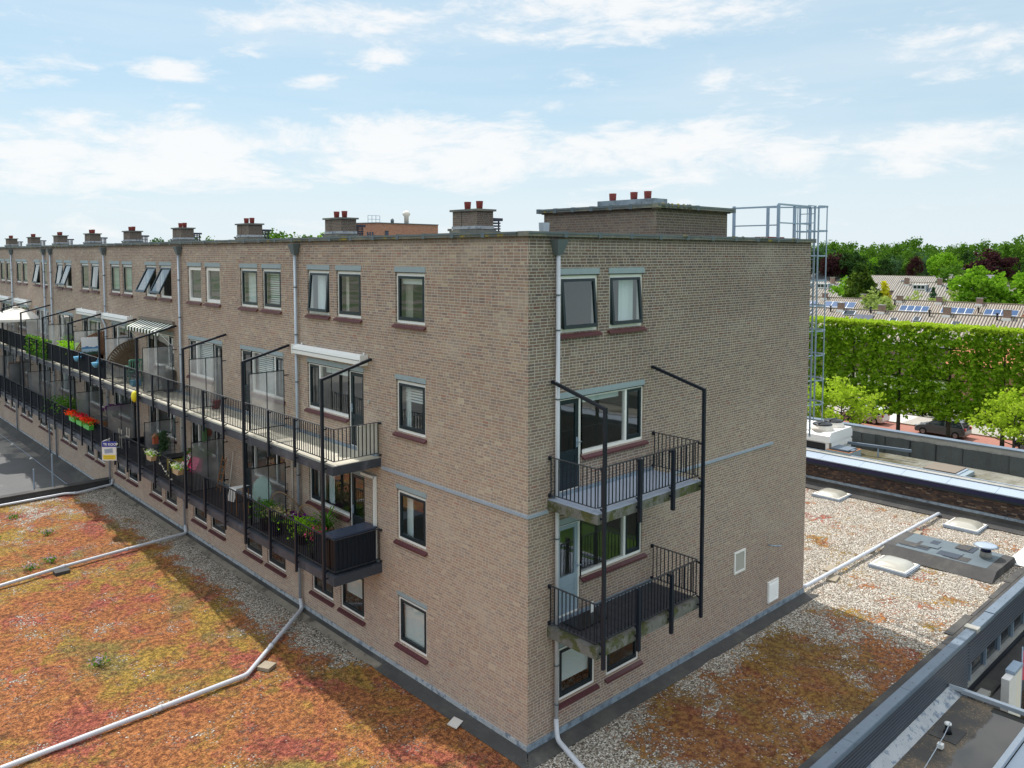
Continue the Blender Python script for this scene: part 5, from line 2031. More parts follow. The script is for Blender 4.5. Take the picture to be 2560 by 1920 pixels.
G1 = 'terraces of houses beyond the clipped trees'
terrace('terraced_houses', 101, -6, 62, 3.0, 5.2, 3.6, 'pale tiled terrace roof just above the clipped tree screen, nearest row', G1,
        chim=[(40.3, .2, 1.45, 1.5), (34.6, .2, 1.45, 1.4), (26.3, .2, 1.45, 1.6), (19.4, .2, 1.4, 1.6), (47, .2, 1.4, 1.5)],
        skylights=[(44.2, 45.2, .8, 1.9), (38.0, 39.6, .5, 1.4), (29.2, 30.0, 1.1, 1.9), (32.0, 32.9, 1.6, 2.7), (24.2, 25.2, 1.6, 2.7), (16.5, 17.3, .7, 1.7)],
        panels=[(35.2, 37.8, 1.2, 3.4, 2, 1, 'solar_dark')],
        stacks=[(41.6, .8), (36.0, .6), (28.3, .7), (20.4, .7), (14.6, .9)])
terrace('terraced_houses', 129.6, 48.2, 80, 3.0, 5.2, 3.9, 'terrace with solar panels and a brick gable end beside the dark conifer', G1,
        chim=[(56.6, .2, 1.5, 1.3), (49.6, .2, 1.5, 1.4)], panels=[(57.2, 62.5, 1.3, 4.3, 4, 2, 'solar'), (50.4, 56.0, 1.2, 4.2, 4, 2, 'solar')])
terrace('terraced_houses', 130.6, -8, 45.4, 3.0, 5.2, 3.9, 'long terrace with three white-framed solar arrays in the second row', G1,
        chim=[(43.9, .2, 1.6, 1.3), (37.6, .2, 1.5, 1.4), (31.6, .2, 1.5, 1.4), (24.9, .2, 1.5, 1.4)],
        panels=[(38.6, 43.2, 1.5, 4.1, 4, 2, 'solar'), (31.9, 36.7, 1.5, 4.2, 4, 2, 'solar'), (25.7, 30.4, 1.5, 4.1, 4, 2, 'solar'), (20, 23.3, 1.5, 4.4, 1, 1, 'solar_dark')],
        stacks=[(44.3, 1.5), (31.2, 2.4), (24.2, 1.8)])
terrace('terraced_houses', 228, 56.5, 82.5, 3.0, 7.5, 5.2, 'middle distance terrace with white dormers right of the conifer', G1, 'pantile_pale',
        chim=[(80, 1, 2.2, 2.2), (71.3, 1, 2.2, 2.2)], dormers=[(76, 3.4, 3.5, 3), (67.3, 3.7, 3.5, 2)], skylights=[(62.5, 63.9, 2.5, 3.6), (72.8, 74, 2.7, 4.4)])
terrace('terraced_houses', 217, 89, 112, 3.0, 7.5, 5.2, 'terrace with dormers left of the conifer behind the ladder', G1, 'pantile_pale',
        chim=[(96.5, 1, 2.2, 2.2)], dormers=[(98.6, 3.4, 3.5, 3), (103.5, 2.4, 3.5, 1)])
terrace('terraced_houses', 300, 84, 127, 3.0, 8, 5, 'farther long pale roof with a white roof light', G1, 'pantile_pale',
        chim=[(90, 0, 3, 2.6), (126.5, 0, 2.6, 2.4)], skylights=[(106.5, 109.2, 3.2, 5)])
terrace('terraced_houses', 455, 176, 262, 3.4, 12, 9, 'distant slate roofs left under the dark trees', G1, 'roof_slate', chim=[(240, 0, 4, 3), (215, 0, 4, 3)])
terrace('terraced_houses', 470, 148, 174, 3.6, 13, 9, 'distant slate roof with brown patches behind the conifer', G1, 'roof_slate', chim=[(160, 0, 4, 3)])
terrace('terraced_houses', 420, 118, 140, 4.5, 12, 8, 'distant grey hipped house right of the slate roofs', G1, 'roof_slate', chim=[(133, 2, 4, 3)])
terrace('terraced_houses', 330, 54, 70, 5.2, 9, 7, 'grey roofed house with dormer between the two big round trees', G1, 'roof_slate', chim=[(66, 1, 4, 2.2)], dormers=[(68.5, 5, 8, 2)])
terrace('terraced_houses', 360, 96, 114, 2.6, 9, 5, 'small grey roofs with orange pots in the distance', G1, 'roof_slate', chim=[(107, 0, 3.5, 2), (101, 0, 3, 2.2)])
o = empty('brick_house', (124.5, 20.4, GZ), 'sliver of a brown brick gable at the right edge', 'house')
mb = MB(); mb.box(-6, -9, 0, 6, 2.0, 7, 'brick_house'); mb.build('wall', None, o)
mb = MB(); mb.prism([(-9.4, 6.8), (-3.5, 12.2), (2.4, 6.8)], 'x', -6.1, 6.1, 'orange_roof'); mb.build('roof', None, o)
o = empty('orange_roof_house', (86, 16, GZ), 'orange tiled roof glimpsed through the clipped trees', 'house')
mb = MB(); mb.box(-3, -4, 0, 3, 4, 3.9, 'brick_red'); mb.build('wall', None, o)
mb = MB(); mb.prism([(-3.3, 3.8), (0, 6.2), (3.3, 3.8)], 'y', -4.2, 4.2, 'orange_roof'); mb.build('roof', None, o)

# brick block above the roof line
o = empty('office_block', (0, 0, 0), 'orange-brown brick block seen above the roof line between two chimneys', 'office building')
mb = MB()
A, B_, C_ = Vector((72.9, 115.5, 0)), Vector((87.6, 116.2, 0)), Vector((71.2, 121.0, 0))
D_ = B_ + (C_ - A)
for p, q in ((A, B_), (B_, D_), (D_, C_), (C_, A)):
    mb.face([(p.x, p.y, GZ), (q.x, q.y, GZ), (q.x, q.y, 16.5), (p.x, p.y, 16.5)], 'brick_red')
mb.build('wall', None, o)
mb = MB()
cp = [A, B_, D_, C_]
mb.face([(p.x, p.y, 16.45) for p in cp], 'bitumen')
for i in range(4):
    p, q = cp[i], cp[(i + 1) % 4]
    mb.bar((p.x, p.y, 16.5), (q.x, q.y, 16.5), .4, .14, 'zinc_dark')
mb.build('roof_edge', None, o)
dAB = (B_ - A).normalized(); dAC = (C_ - A).normalized()
for s, z0, z1, ww in ((1.7, 13.2, 15.0, .8), (8.9, 12.9, 14.3, 1.3), (10.9, 12.9, 14.3, 1.1), (12.9, 12.9, 14.3, 1.1), (14.2, 12.9, 14.3, .4)):
    p, q = A + dAB * s, A + dAB * (s + ww)
    nn = Vector((dAB.y, -dAB.x, 0)) * .06
    mb = MB(); mb.face([(p.x + nn.x, p.y + nn.y, z0), (q.x + nn.x, q.y + nn.y, z0), (q.x + nn.x, q.y + nn.y, z1), (p.x + nn.x, p.y + nn.y, z1)], 'solar_dark')
    mb.bar((p.x + nn.x, p.y + nn.y, z1), (q.x + nn.x, q.y + nn.y, z1), .1, .1, 'sash'); mb.build('window', None, o)
for s in (.9, 1.5, 2.1, 3.9):
    p, q = A + dAC * s, A + dAC * (s + .38)
    nn = Vector((-dAC.y, dAC.x, 0)) * .06
    mb = MB(); mb.face([(p.x + nn.x, p.y + nn.y, 12.9), (q.x + nn.x, q.y + nn.y, 12.9), (q.x + nn.x, q.y + nn.y, 14.8), (p.x + nn.x, p.y + nn.y, 14.8)], 'solar_dark'); mb.build('window', None, o)
mb = MB(); mb.lathe(80.9, 117.5, [(.45, 16.5), (.45, 17.9), (.8, 18.4), (.5, 18.9), (.1, 19.1)], 'canvas', 12); mb.build('roof_cowl', None, o)
mb = MB(); mb.lathe(77.4, 117.2, [(.3, 16.5), (.34, 17.2), (.1, 17.5)], 'zinc_dark', 10); mb.build('roof_cowl', None, o)
mb = MB()
for i in range(4):
    p = A + dAB * (-.2 + i * .9) + dAC * 2
    mb.bar((p.x, p.y, 16.5), (p.x, p.y, 17.9), .07, .07, 'galv')
for z in (17.2, 17.9):
    p, q = A + dAB * -.2 + dAC * 2, A + dAB * 2.5 + dAC * 2
    mb.bar((p.x, p.y, z), (q.x, q.y, z), .07, .07, 'galv')
mb.build('roof_railing', None, o)

# trees ------------------------------------------------------------------------
GT = 'garden trees among the houses'
tree('conifer_tree', (137.6, 53.8, GZ), 5.6, 14.4, 'leaf_conifer', 'dark shaggy conifer rising behind the solar panel roof', GT, 5200, .75, 3, shape='cone')
tree('round_tree', (154.3, 38.8, GZ), 5.6, 13.3, 'leaf_bright', 'big round bright green tree right of centre in the housing', GT, 3000, .75, 4, clumps=40, spread=.26)
tree('round_tree', (159.8, 31.0, GZ), 5.8, 13.9, 'leaf_bright', 'big round green tree at the right edge of the photo', GT, 3000, .75, 5, clumps=40, spread=.26)
tree('blossom_tree', (127, 46.4, GZ), 3.3, 9.8, 'leaf_pale', 'pale yellow-green blossoming tree beside the brick gable end', GT, 1500, .55, 6)
tree('blossom_tree', (133, 43.6, GZ), 3.0, 9.2, 'leaf_pale', 'lower pale green tree behind the long terrace', GT, 1300, .55, 7)
tree('blossom_tree', (137, 40.4, GZ), 2.6, 8.6, 'leaf_pale', 'smallest pale green tree near the middle terrace', GT, 1000, .5, 8)
tree('small_conifer', (146.5, 44.3, GZ), 1.5, 10.0, 'leaf_blue', 'small blue-green conifer in front of the middle terrace', GT, 700, .5, 9, shape='cone')
tree('yellow_tree', (150, 54.6, GZ), 1.5, 10.6, 'leaf_yellow', 'small bright yellow tree touching the conifer', GT, 500, .6, 10)
tree('round_tree', (205, 86, GZ), 5.5, 9.5, 'leaf_bright', 'low bright green tree left of the conifer', GT, 900, .8, 11)
tree('round_tree', (250, 75, GZ), 5.5, 13.4, 'leaf_green', 'green bush right behind the yellow tree', GT, 900, .8, 12)
tree('dark_tree', (166, 35.6, GZ), 3.2, 8.5, 'leaf_copper', 'low dark purple tree between the two round green trees', GT, 800, .6, 13)
tree('round_tree', (162, 44.0, GZ), 3.2, 11.6, 'leaf_pale', 'pale green tree against the left side of the round tree', GT, 800, .6, 14)

# far tree line: every crown its own tree
GL = 'tree line on the horizon'
rng = random.Random(77)
kinds = ['leaf_green', 'leaf_blue', 'leaf_bright', 'leaf_green', 'leaf_green', 'leaf_blue', 'leaf_dark']
words = {'leaf_green': 'mid green', 'leaf_blue': 'blue-green', 'leaf_bright': 'fresh bright green', 'leaf_dark': 'very dark', 'leaf_copper': 'purple copper'}
C0 = Vector((-11.44, -11.81))


def far_tree(azd, dist, h, r, m, seed, lab=None, n=1700, leaf=None):
    p = C0 + Vector((math.cos(R(azd)), math.sin(R(azd)))) * dist
    return tree('far_tree', (p.x, p.y, GZ), r, h, m, lab or (words[m] + ' tree in the wooded tree line on the horizon'), GL + (', ' + words[m]), n, leaf or r * .125, seed, clumps=52, spread=.26)


for i in range(22):                                   # back row
    a = 14.2 + i * .62
    far_tree(a, 560 + rng.uniform(-15, 25), 24.6 + 5.0 * mnoise.noise(Vector((a * .7, 0, 4))) + rng.uniform(-2.6, 1.8), 8.6 + rng.uniform(-1.0, 2.2), kinds[(i * 3) % 6], 40 + i % 6)
for i in range(20):                                   # front rows
    a = 14.3 + i * .66 + rng.uniform(-.1, .1)
    far_tree(a, 500 + rng.uniform(-20, 20), 19.5 + rng.uniform(-4.5, 3.0), 7.6 + rng.uniform(-1.2, 2.2), kinds[(i * 5 + 2) % 7], 50 + i % 5)
for i in range(14):
    a = 14.5 + i * .8 + rng.uniform(-.2, .2)
    far_tree(a, 455 + rng.uniform(-12, 12), 14.0 + rng.uniform(-2, 1.6), 5.4 + rng.uniform(-.6, 1.2), kinds[(i * 2 + 1) % 7], 60 + i % 4)
for a, d, h, r, m, lab in ((25.3, 440, 17.0, 8.5, 'leaf_copper', 'dark purple-brown tree left in the tree line behind the ladder'), (24.2, 436, 17.6, 8.8, 'leaf_dark', 'wide near-black tree left in the tree line'),
                           (22.4, 430, 14.5, 5.0, 'leaf_dark', 'dark tree right behind the top of the conifer'), (20.6, 432, 15.6, 4.6, 'leaf_copper', 'narrow purple tree in the tree line'),
                           (16.4, 400, 18.2, 9.5, 'leaf_copper', 'large dark purple copper beech in the tree line'), (17.4, 396, 12.6, 6.0, 'leaf_copper', 'lower lobe of purple trees beside the copper beech'),
                           (19.0, 415, 17.2, 8.0, 'leaf_bright', 'broad bright green tree in the middle of the tree line'), (15.0, 420, 24.5, 9.5, 'leaf_green', 'tall grey-green oak at the right end of the tree line')):
    far_tree(a, d, h, r, m, int(a * 10), lab, 2400)
# hill of woodland closing the view under the crowns
mb = MB()
pts = []
for i in range(9000):
    a = rng.uniform(13.6, 29)
    d = rng.uniform(520, 620)
    z = rng.uniform(0, 15)
    p = C0 + Vector((math.cos(R(a)), math.sin(R(a)))) * d
    pts.append((p.x, p.y, GZ + z))
leaf_quads(mb, pts, 2.3, rng, 'leaf_green')
tag(mb.build('woodland', None), 'mass of woodland filling the foot of the horizon tree line', 'woodland', kind='stuff')
for x, y, h, r, sd, mm in ((97.5, 202, 23.0, 8.5, 81, 'leaf_green'), (90.5, 203, 21.4, 6.0, 82, 'leaf_bright'), (104, 199, 21.2, 6.0, 83, 'leaf_green'), (110, 196, 22.4, 7, 84, 'leaf_bright'), (118, 194, 21.0, 6, 85, 'leaf_green'),
                       (78, 208, 20.9, 6.5, 86, 'leaf_green'), (68, 212, 20.6, 6.5, 87, 'leaf_blue')):
    lb = {81: 'mid green tree top over the roof edge nearest the orange-brown block', 82: 'bright green tree top left of the one nearest the orange-brown block', 83: 'mid green tree top partly behind the orange-brown block',
          84: 'bright green tree top hidden behind the orange-brown block', 85: 'tree top right behind the orange-brown block', 86: 'low green tree tops between the third and fourth chimneys', 87: 'blue-green tree tops left of the fourth chimney'}[sd]
    tree('far_tree', (x, y, GZ), r, h, mm, lb, 'tree tops over the roof edge', 5200, .75, sd, clumps=170, spread=.2)
# the green and the lane behind the camera, reflected in the gable windows
for i, (x, y, r_, h_, sd) in enumerate(((22, -34, 4.5, 9, 4), (38, -42, 5, 10, 5), (52, -30, 4, 8, 4), (12, -48, 5, 10, 5), (75, -45, 6, 12, 4))):
    tree('park_tree', (x, y, GZ), r_, h_, 'leaf_bright', 'green tree on the lawn outside the photo, mirrored in the gable windows', 'trees on the lawn', 900, .7, sd)
mb = MB(); mb.box(-60, -140, GZ - .1, 150, -14, GZ + .03)
tag(mb.build('lawn', 'leaf_green'), kind='structure')

# ==================================================================== THINGS ON THE BALCONIES
UP, LO = 5.39, 2.62


def flowers(parent, n, r, h, leafm, petm, seed, size=.06, pet=.05, pn=60, base=(0, 0, 0), ry=None):
    rng = random.Random(seed)
    ry = ry or r
    P = [(base[0] + rng.gauss(0, .5) * r, base[1] + rng.gauss(0, .5) * ry, base[2] + rng.random() * h) for _ in range(n)]
    inst('foliage', leafy('foliage', P, size, leafm, seed), parent)
    if petm:
        P = [(base[0] + rng.gauss(0, .5) * r, base[1] + rng.gauss(0, .5) * ry, base[2] + h * rng.uniform(.55, 1.15)) for _ in range(pn)]
        inst('blooms', leafy('blooms', P, pet, petm, seed + 1, .8), parent)


def pot(parent, r, h, m):
    mb = MB(); mb.lathe(0, 0, [(r * .72, 0), (r * .96, h * .9), (r * 1.04, h * .9), (r * 1.04, h), (r * .8, h)], m, 12); mb.build('pot', None, parent)


# parasol
t = empty('parasol', (-.80, 41.2, UP), 'open cream white parasol on the far upper balcony', 'parasol')
mb = MB(); mb.tube([(0, 0, 0), (0, 0, 2.1)], .025, 'white_pure', 8); mb.lathe(0, 0, [(.28, 0), (.26, .07), (.05, .09)], 'cement', 14); mb.build('pole', None, t)
mb = MB()
n = 8
for i in range(n):
    a, b = 2 * PI * i / n, 2 * PI * (i + 1) / n
    p0, p1 = (1.75 * math.cos(a), 1.75 * math.sin(a)), (1.75 * math.cos(b), 1.75 * math.sin(b))
    q0, q1 = (.95 * math.cos(a), .95 * math.sin(a)), (.95 * math.cos(b), .95 * math.sin(b))
    mb.face([(0, 0, 2.15), (*q0, 1.86), (*q1, 1.86)], 'canvas_white')
    mb.face([(*q0, 1.86), (*p0, 1.56), (*p1, 1.56), (*q1, 1.86)], 'canvas_white')
    m_ = ((p0[0] + p1[0]) / 2 * .98, (p0[1] + p1[1]) / 2 * .98)
    mb.face([(*p0, 1.56), (*p0, 1.44), (*m_, 1.40), (*p1, 1.44), (*p1, 1.56)], 'canvas_white')
mb.lathe(0, 0, [(.14, 2.13), (.16, 2.19), (.03, 2.22)], 'canvas', 10)
mb.build('canopy', None, t)

# privacy cloth behind the railings
def screen(k, zt, m, label):
    mb = MB()
    y0 = YP[k]
    n = 18
    for i in range(n):
        a, b = y0 + .06 + 4.29 * i / n, y0 + .06 + 4.29 * (i + 1) / n
        d0, d1 = -1.295 + .012 * math.sin(i * 2.3 + k), -1.295 + .012 * math.sin((i + 1) * 2.3 + k)
        mb.box(min(d0, d1), a, zt + .10, max(d0, d1) + .012, b - .004, zt + .885, m)
    tag(mb.build('privacy_screen'), label, 'privacy screen', 'dark privacy screens behind the balcony railings')


ord_ = ['', '', '', '', 'fifth', 'sixth', 'seventh', 'eighth', 'ninth', 'tenth', 'eleventh', 'twelfth']
for k in (4, 5, 7, 8, 9):
    screen(k, UP, 'cloth_navy', 'dark cloth screen behind the upper railing, %s bay from the corner' % ord_[k])
for k in (4, 5, 6, 7, 8):
    screen(k, LO, 'cloth_navy', 'dark cloth screen behind the lower railing, %s bay from the corner' % ord_[k])
t = empty('ivy_screen', (-1.25, 34.3, UP), 'green ivy covering the upper railing between two dark cloth screens', 'ivy')
rng = random.Random(91)
P = [(rng.gauss(0, .07), rng.uniform(-2.1, 2.1), rng.uniform(.02, .98)) for _ in range(2600)]
inst('foliage', leafy('foliage', P, .11, 'leaf_pot', 92), t)
P = [(rng.gauss(-.03, .08), rng.uniform(-2.1, 2.1), rng.uniform(.3, 1.0)) for _ in range(300)]
inst('blooms', leafy('blooms', P, .08, 'leaf_pale', 93), t)

# willow fans on the partition screens
def fan(y, m, label):
    t = empty('willow_fan', (-.10, y, UP), label, 'trellis fan')
    mb = MB()
    for i in range(17):
        a = R(74 + i * 5.2)
        ln = 1.42 - .012 * i
        ca, sa = math.cos(a), math.sin(a)
        mb.bar((ca * .10 - .05, .0, .32 + sa * .10), (ca * ln * .9 - .05, .012 * (i % 2), .30 + sa * ln), .014, .085, m)
    for rr in (.5, .95, 1.32):
        pr = None
        for i in range(17):
            a = R(74 + i * 5.2)
            q = (math.cos(a) * rr * .9 - .05, -.015, .30 + math.sin(a) * rr)
            if pr: mb.bar(pr, q, .02, .06, m)
            pr = q
    mb.build('slats', None, t)


fan(23.30, 'willow', 'grey-brown willow fan leaning on the partition behind the green chair')
fan(27.75, 'willow_red', 'reddish willow fan behind the landscape picture')
mb = MB(); mb.box(-1.02, 27.60, 6.05, -.30, 27.625, 6.84, 'printed_canvas')
tag(mb.build('outdoor_picture'), 'printed canvas of pale sky and blue hills hung on the reddish fan', 'picture')


def plastic_chair(loc, m, label, rz):
    t = empty('garden_chair', loc, label, 'chair', None, rz)
    mb = MB(); mb.box(-.23, -.22, .40, .23, .22, .44, m); mb.build('seat', None, t)
    mb = MB()
    for i in range(6):
        x = -.20 + i * .08
        mb.bar((x, .22, .44), (x * 1.12, .33, .90), .045, .02, m)
    mb.bar((-.25, .335, .92), (.25, .335, .92), .06, .07, m)
    mb.bar((-.25, .22, .42), (-.27, .34, .93), .05, .03, m); mb.bar((.25, .22, .42), (.27, .34, .93), .05, .03, m)
    mb.build('backrest', None, t)
    for s in (-1, 1):
        mb = MB(); mb.bar((s * .26, -.22, .66), (s * .26, .26, .66), .05, .025, m); mb.build('armrest', None, t)
        for u in (-1, 1):
            mb = MB(); mb.bar((s * .25, u * .24, 0), (s * .22, u * .20, .66 if u < 0 else .42), .04, .04, m); mb.build('leg', None, t)


plastic_chair((-.45, 22.55, UP), 'green_plastic', 'green slatted plastic chair on the upper balcony', PI)
plastic_chair((-.62, 19.85, UP), 'black_plastic', 'black plastic chair on the upper balcony under the striped awning', PI * 1.1)
t = empty('tall_planter', (-.28, 19.25, UP), 'dark tapering planter next to the black chair', 'planter')
mb = MB(); mb.prism([(-.14, 0), (.14, 0), (.21, .80), (-.21, .80)], 'y', -.16, .16, 'bitumen'); mb.build('pot', None, t)
flowers(t, 14, .2, .2, 'petal_white', None, 5, .09, base=(0, 0, .85))
t = empty('blue_crate', (-.7, 21.6, UP), 'blue plastic crate seen through the upper railing', 'crate')
mb = MB(); mb.box(-.15, -.18, 0, .15, .18, .2, 'blue_plastic'); mb.build('box', None, t)
t = empty('red_pot', (-.35, 14.75, UP), 'red flower pot on the upper balcony floor seen through the railing', 'plant pot')
pot(t, .17, .28, 'pot_red')
for y, lab in ((26.45, 'left light blue hanging pot on the upper railing'), (23.85, 'right light blue hanging pot on the upper railing')):
    t = empty('hanging_pot', (-1.50, y, UP + .62), lab, 'plant pot', 'blue pots hung on the railing')
    mb = MB(); mb.lathe(0, 0, [(.05, -.08), (.13, 0), (.17, .14), (.13, .14)], 'blue_plastic', 12); mb.build('pot', None, t)
    mb = MB(); mb.bar((.02, -.07, .12), (.14, -.07, .32), .02, .02, 'blue_plastic'); mb.bar((.02, .07, .12), (.14, .07, .32), .02, .02, 'blue_plastic'); mb.build('hook', None, t)
t = empty('yellow_bag', (-1.53, 19.15, UP), 'bright yellow bag tied low on the tall balcony post', 'bag')
mb = MB(); mb.lathe(0, 0, [(.04, -.24), (.11, -.16), (.13, -.03), (.10, .10), (.03, .17)], 'yellow_plastic', 9); mb.build('bag', None, t)
t = empty('plant_rack', (-.35, 32.3, UP), 'metal rack with trays of lime green plants on the upper balcony', 'plant rack')
mb = MB()
for y in (-.9, 0, .9):
    mb.bar((0, y, 0), (0, y, 1.25), .025, .025, 'iron'); mb.bar((.25, y, 0), (.25, y, 1.25), .025, .025, 'iron')
mb.bar((0, -.9, 1.25), (0, .9, 1.25), .02, .02, 'iron'); mb.build('frame', None, t)
for y, z in ((-.45, .78), (.45, .78), (-.45, .3), (.45, .3)):
    mb = MB(); mb.box(-.12, y - .38, z, .3, y + .38, z + .16, 'black_plastic'); tr = mb.build('tray', None, t)
    if not (y < 0 and z > .5):
        rg2 = random.Random(int(y * 10 + z * 100))
        inst('grass', leafy('grass', [(rg2.uniform(-.12, .3), y + rg2.uniform(-.4, .4), z + .15 + rg2.random() * .18) for _ in range(260)], .07, 'leaf_grass', 4), tr)
t = empty('potted_plants', (-.95, 29.9, UP), 'low bright green bushes behind the upper railing', 'plants')
rg2 = random.Random(8)
mb = MB(); mb.box(-.15, -1.3, 0, .15, 1.0, .6, 'black_plastic'); mb.build('trough', None, t)
inst('foliage', leafy('foliage', [(rg2.gauss(0, .13), rg2.uniform(-1.4, 1.1), .62 + rg2.random() * .45) for _ in range(700)], .10, 'leaf_grass', 4), t)

# lower balcony
t = empty('storage_box', (-.70, 5.78, LO), 'black storage box with a flat lid at the end of the lower balcony', 'storage box')
mb = MB(); mb.box(-.60, -.24, 0, .62, .20, .90, 'black_plastic')
for i in range(10):
    mb.box(-.60 + i * .122, -.252, .01, -.60 + i * .122 + .112, -.241, .89, 'cloth_navy')
mb.build('body', None, t)
mb = MB(); mb.box(-.63, -.27, .905, .64, .24, .955, 'solar_dark'); mb.build('lid', None, t)
mb = MB()
for i in range(7):
    mb.box(-1.305, 5.98 + i * .085, LO + .1, -1.295, 6.04 + i * .085, LO + .88, 'cloth_navy')
tag(mb.build('reed_mat'), 'dark reed mat behind the railing next to the black storage box', 'screen')

t = empty('palm_plant', (-.40, 7.45, LO), 'potted plant with long narrow leaves near the black storage box', 'potted plant')
pot(t, .18, .32, 'terracotta')
mb = MB(); rng = random.Random(12)
for i in range(70):
    a = rng.uniform(0, 6.28); ln = rng.uniform(.3, .62); z0 = rng.uniform(.35, .75)
    p0 = Vector((0, 0, z0)); p1 = Vector((math.cos(a) * ln * .5, math.sin(a) * ln * .5, z0 + ln * rng.uniform(.2, .6))); p2 = Vector((math.cos(a) * ln, math.sin(a) * ln, z0 + rng.uniform(-.15, .35)))
    s_ = Vector((-math.sin(a), math.cos(a), 0)) * .018
    mb.face([p0 - s_, p0 + s_, p1 + s_, p1 - s_], 'leaf_pot'); mb.face([p1 - s_, p1 + s_, p2], 'leaf_pot')
mb.build('foliage', None, t)
t = empty('leafy_plant', (-.80, 8.10, LO), 'fresh green bushy plant in a dark pot on the lower balcony', 'potted plant')
pot(t, .17, .30, 'black_plastic'); flowers(t, 380, .42, .38, 'leaf_grass', None, 31, .075, base=(0, 0, .32))
t = empty('purple_pansies', (-.66, 8.85, LO), 'purple and white pansies on the lower balcony', 'potted plant')
pot(t, .15, .40, 'black_plastic'); flowers(t, 120, .3, .16, 'leaf_pot', 'petal_purple', 33, .06, .09, 60, (0, 0, .42)); flowers(t, 10, .3, .16, 'petal_white', None, 35, .08, base=(0, .12, .52))
t = empty('cream_flowers', (-.95, 9.25, LO), 'cream flowering plant in a dark blue pot on the lower balcony', 'potted plant')
pot(t, .19, .45, 'fascia_navy'); flowers(t, 160, .34, .25, 'leaf_pot', 'leaf_dry', 37, .06, .07, 190, (0, 0, .45))
t = empty('green_bush', (-1.0, 9.85, LO), 'round green bush in a pot beside the table on the lower balcony', 'potted plant')
pot(t, .19, .4, 'black_plastic'); flowers(t, 420, .36, .42, 'leaf_pot', None, 39, .07, base=(0, 0, .42))
t = empty('pink_flowers', (-1.12, 6.85, LO), 'pink and red flowers on tall stems seen through the lower railing', 'potted plant')
pot(t, .12, .22, 'black_plastic'); flowers(t, 90, .26, .6, 'leaf_pot', 'petal_pink', 41, .05, .065, 60, (0, 0, .2))
t = empty('folding_box', (-.35, 8.75, LO), 'low grey box by the downpipe on the lower balcony', 'box')
mb = MB(); mb.box(-.22, -.3, 0, .22, .3, .42, 'zinc_dark'); mb.build('box', None, t)
for y, lab in ((9.7, 'bent wicker hoop of the farther lounge chair by the downpipe'), (8.1, 'bent wicker hoop of the nearer lounge chair under the window')):
    t = empty('wicker_lounger', (-.35, y, LO), lab, 'lounge chair', 'wicker loungers')
    mb = MB(); q = []
    for i in range(15):
        a = PI * i / 14
        q.append((-.35 + .65 * (i / 14) - .25 * math.sin(a), .42 * math.cos(a), .35 + .70 * math.sin(a)))
    mb.tube(q, .018, 'wicker', 6); mb.build('hoop', None, t)
    mb = MB(); mb.bar((-.35, .42, .35), (-.35, .42, 0), .03, .03, 'wicker'); mb.bar((.3, -.42, .35), (.3, -.42, 0), .03, .03, 'wicker'); mb.build('leg', None, t)
    mb = MB(); mb.box(-.35, -.35, .26, .35, .35, .30, 'wicker'); mb.build('seat', None, t)
t = empty('turquoise_table', (-.62, 11.05, LO), 'round turquoise table top tilted behind the frosted partition', 'table')
mb = MB(); mb.tube([(-.05, 0, .72), (-.02, .01, .75)], .42, 'teal', 20); o_ = mb.build('table_top', None, t); o_.rotation_euler = (0, 1.0, 0); o_.location = (-.5, 0, .35)
mb = MB(); mb.bar((0, 0, 0), (0, 0, .6), .05, .05, 'iron'); mb.build('leg', None, t)
t = empty('folding_chair', (-.92, 11.75, LO), 'chair with white cloth over it on the lower balcony', 'chair')
mb = MB(); mb.face([(-.22, -.25, .85), (.22, -.22, .88), (.25, .28, .78), (-.22, .25, .80)], 'white_pure'); mb.face([(-.22, -.25, .85), (-.22, .25, .80), (-.30, .22, .42), (-.28, -.24, .45)], 'white_pure'); mb.build('cloth', None, t)
mb = MB(); mb.box(-.2, -.2, .40, .2, .2, .43, 'iron'); mb.build('seat', None, t)
for sx in (-.19, .19):
    for sy in (-.19, .19):
        mb = MB(); mb.bar((sx, sy, 0), (sx, sy, .78), .025, .025, 'wood'); mb.build('leg', None, t)
t = empty('wooden_steps', (-.25, 14.45, LO), 'wooden step ladder leaning behind the frosted partition', 'step ladder')
mb = MB(); mb.bar((-.2, .18, 0), (.05, .18, 1.15), .05, .02, 'wood'); mb.bar((-.2, -.12, 0), (.05, -.12, 1.15), .05, .02, 'wood')
for i in range(5):
    mb.bar((-.18 + i * .05, -.12, .15 + i * .22), (-.18 + i * .05, .18, .15 + i * .22), .06, .02, 'wood')
mb.build('ladder', None, t)
mb = MB(); mb.tube([(-.25, 14.1, LO), (-.04, 14.15, LO + 1.35)], .014, 'canvas', 6)
tag(mb.build('broom_stick'), 'pale stick leaning against the brick wall on the lower balcony', 'broom')
t = empty('striped_cushions', (-.62, 16.3, LO), 'pink and white striped cushions on a bench on the lower balcony', 'cushion')
mb = MB()
for k, y in enumerate((.35, -.35)):
    for i in range(8):
        a = y - .28 + i * .07
        mb.prism([(-.16, .42), (.10, .42), (.17, .86), (.05, .90)], 'y', a, a + .068, 'pink' if i % 2 == 0 or k else 'white_pure')
mb.build('cushion', None, t)
mb = MB(); mb.box(-.3, -.75, .0, .25, .75, .41, 'bitumen'); mb.build('bench', None, t)
t = empty('balcony_bush', (-.35, 16.35, LO), 'rounded dark bush behind the pink cushions', 'potted plant')
pot(t, .22, .55, 'black_plastic'); flowers(t, 520, .5, .55, 'leaf_green', None, 51, .08, base=(0, 0, .60))
t = empty('patterned_box', (-.42, 18.05, LO), 'black box with a gold floral side on the lower balcony', 'box')
mb = MB(); mb.box(-.32, -.28, 0, .3, .28, .52, 'gold_pattern'); mb.build('body', None, t)
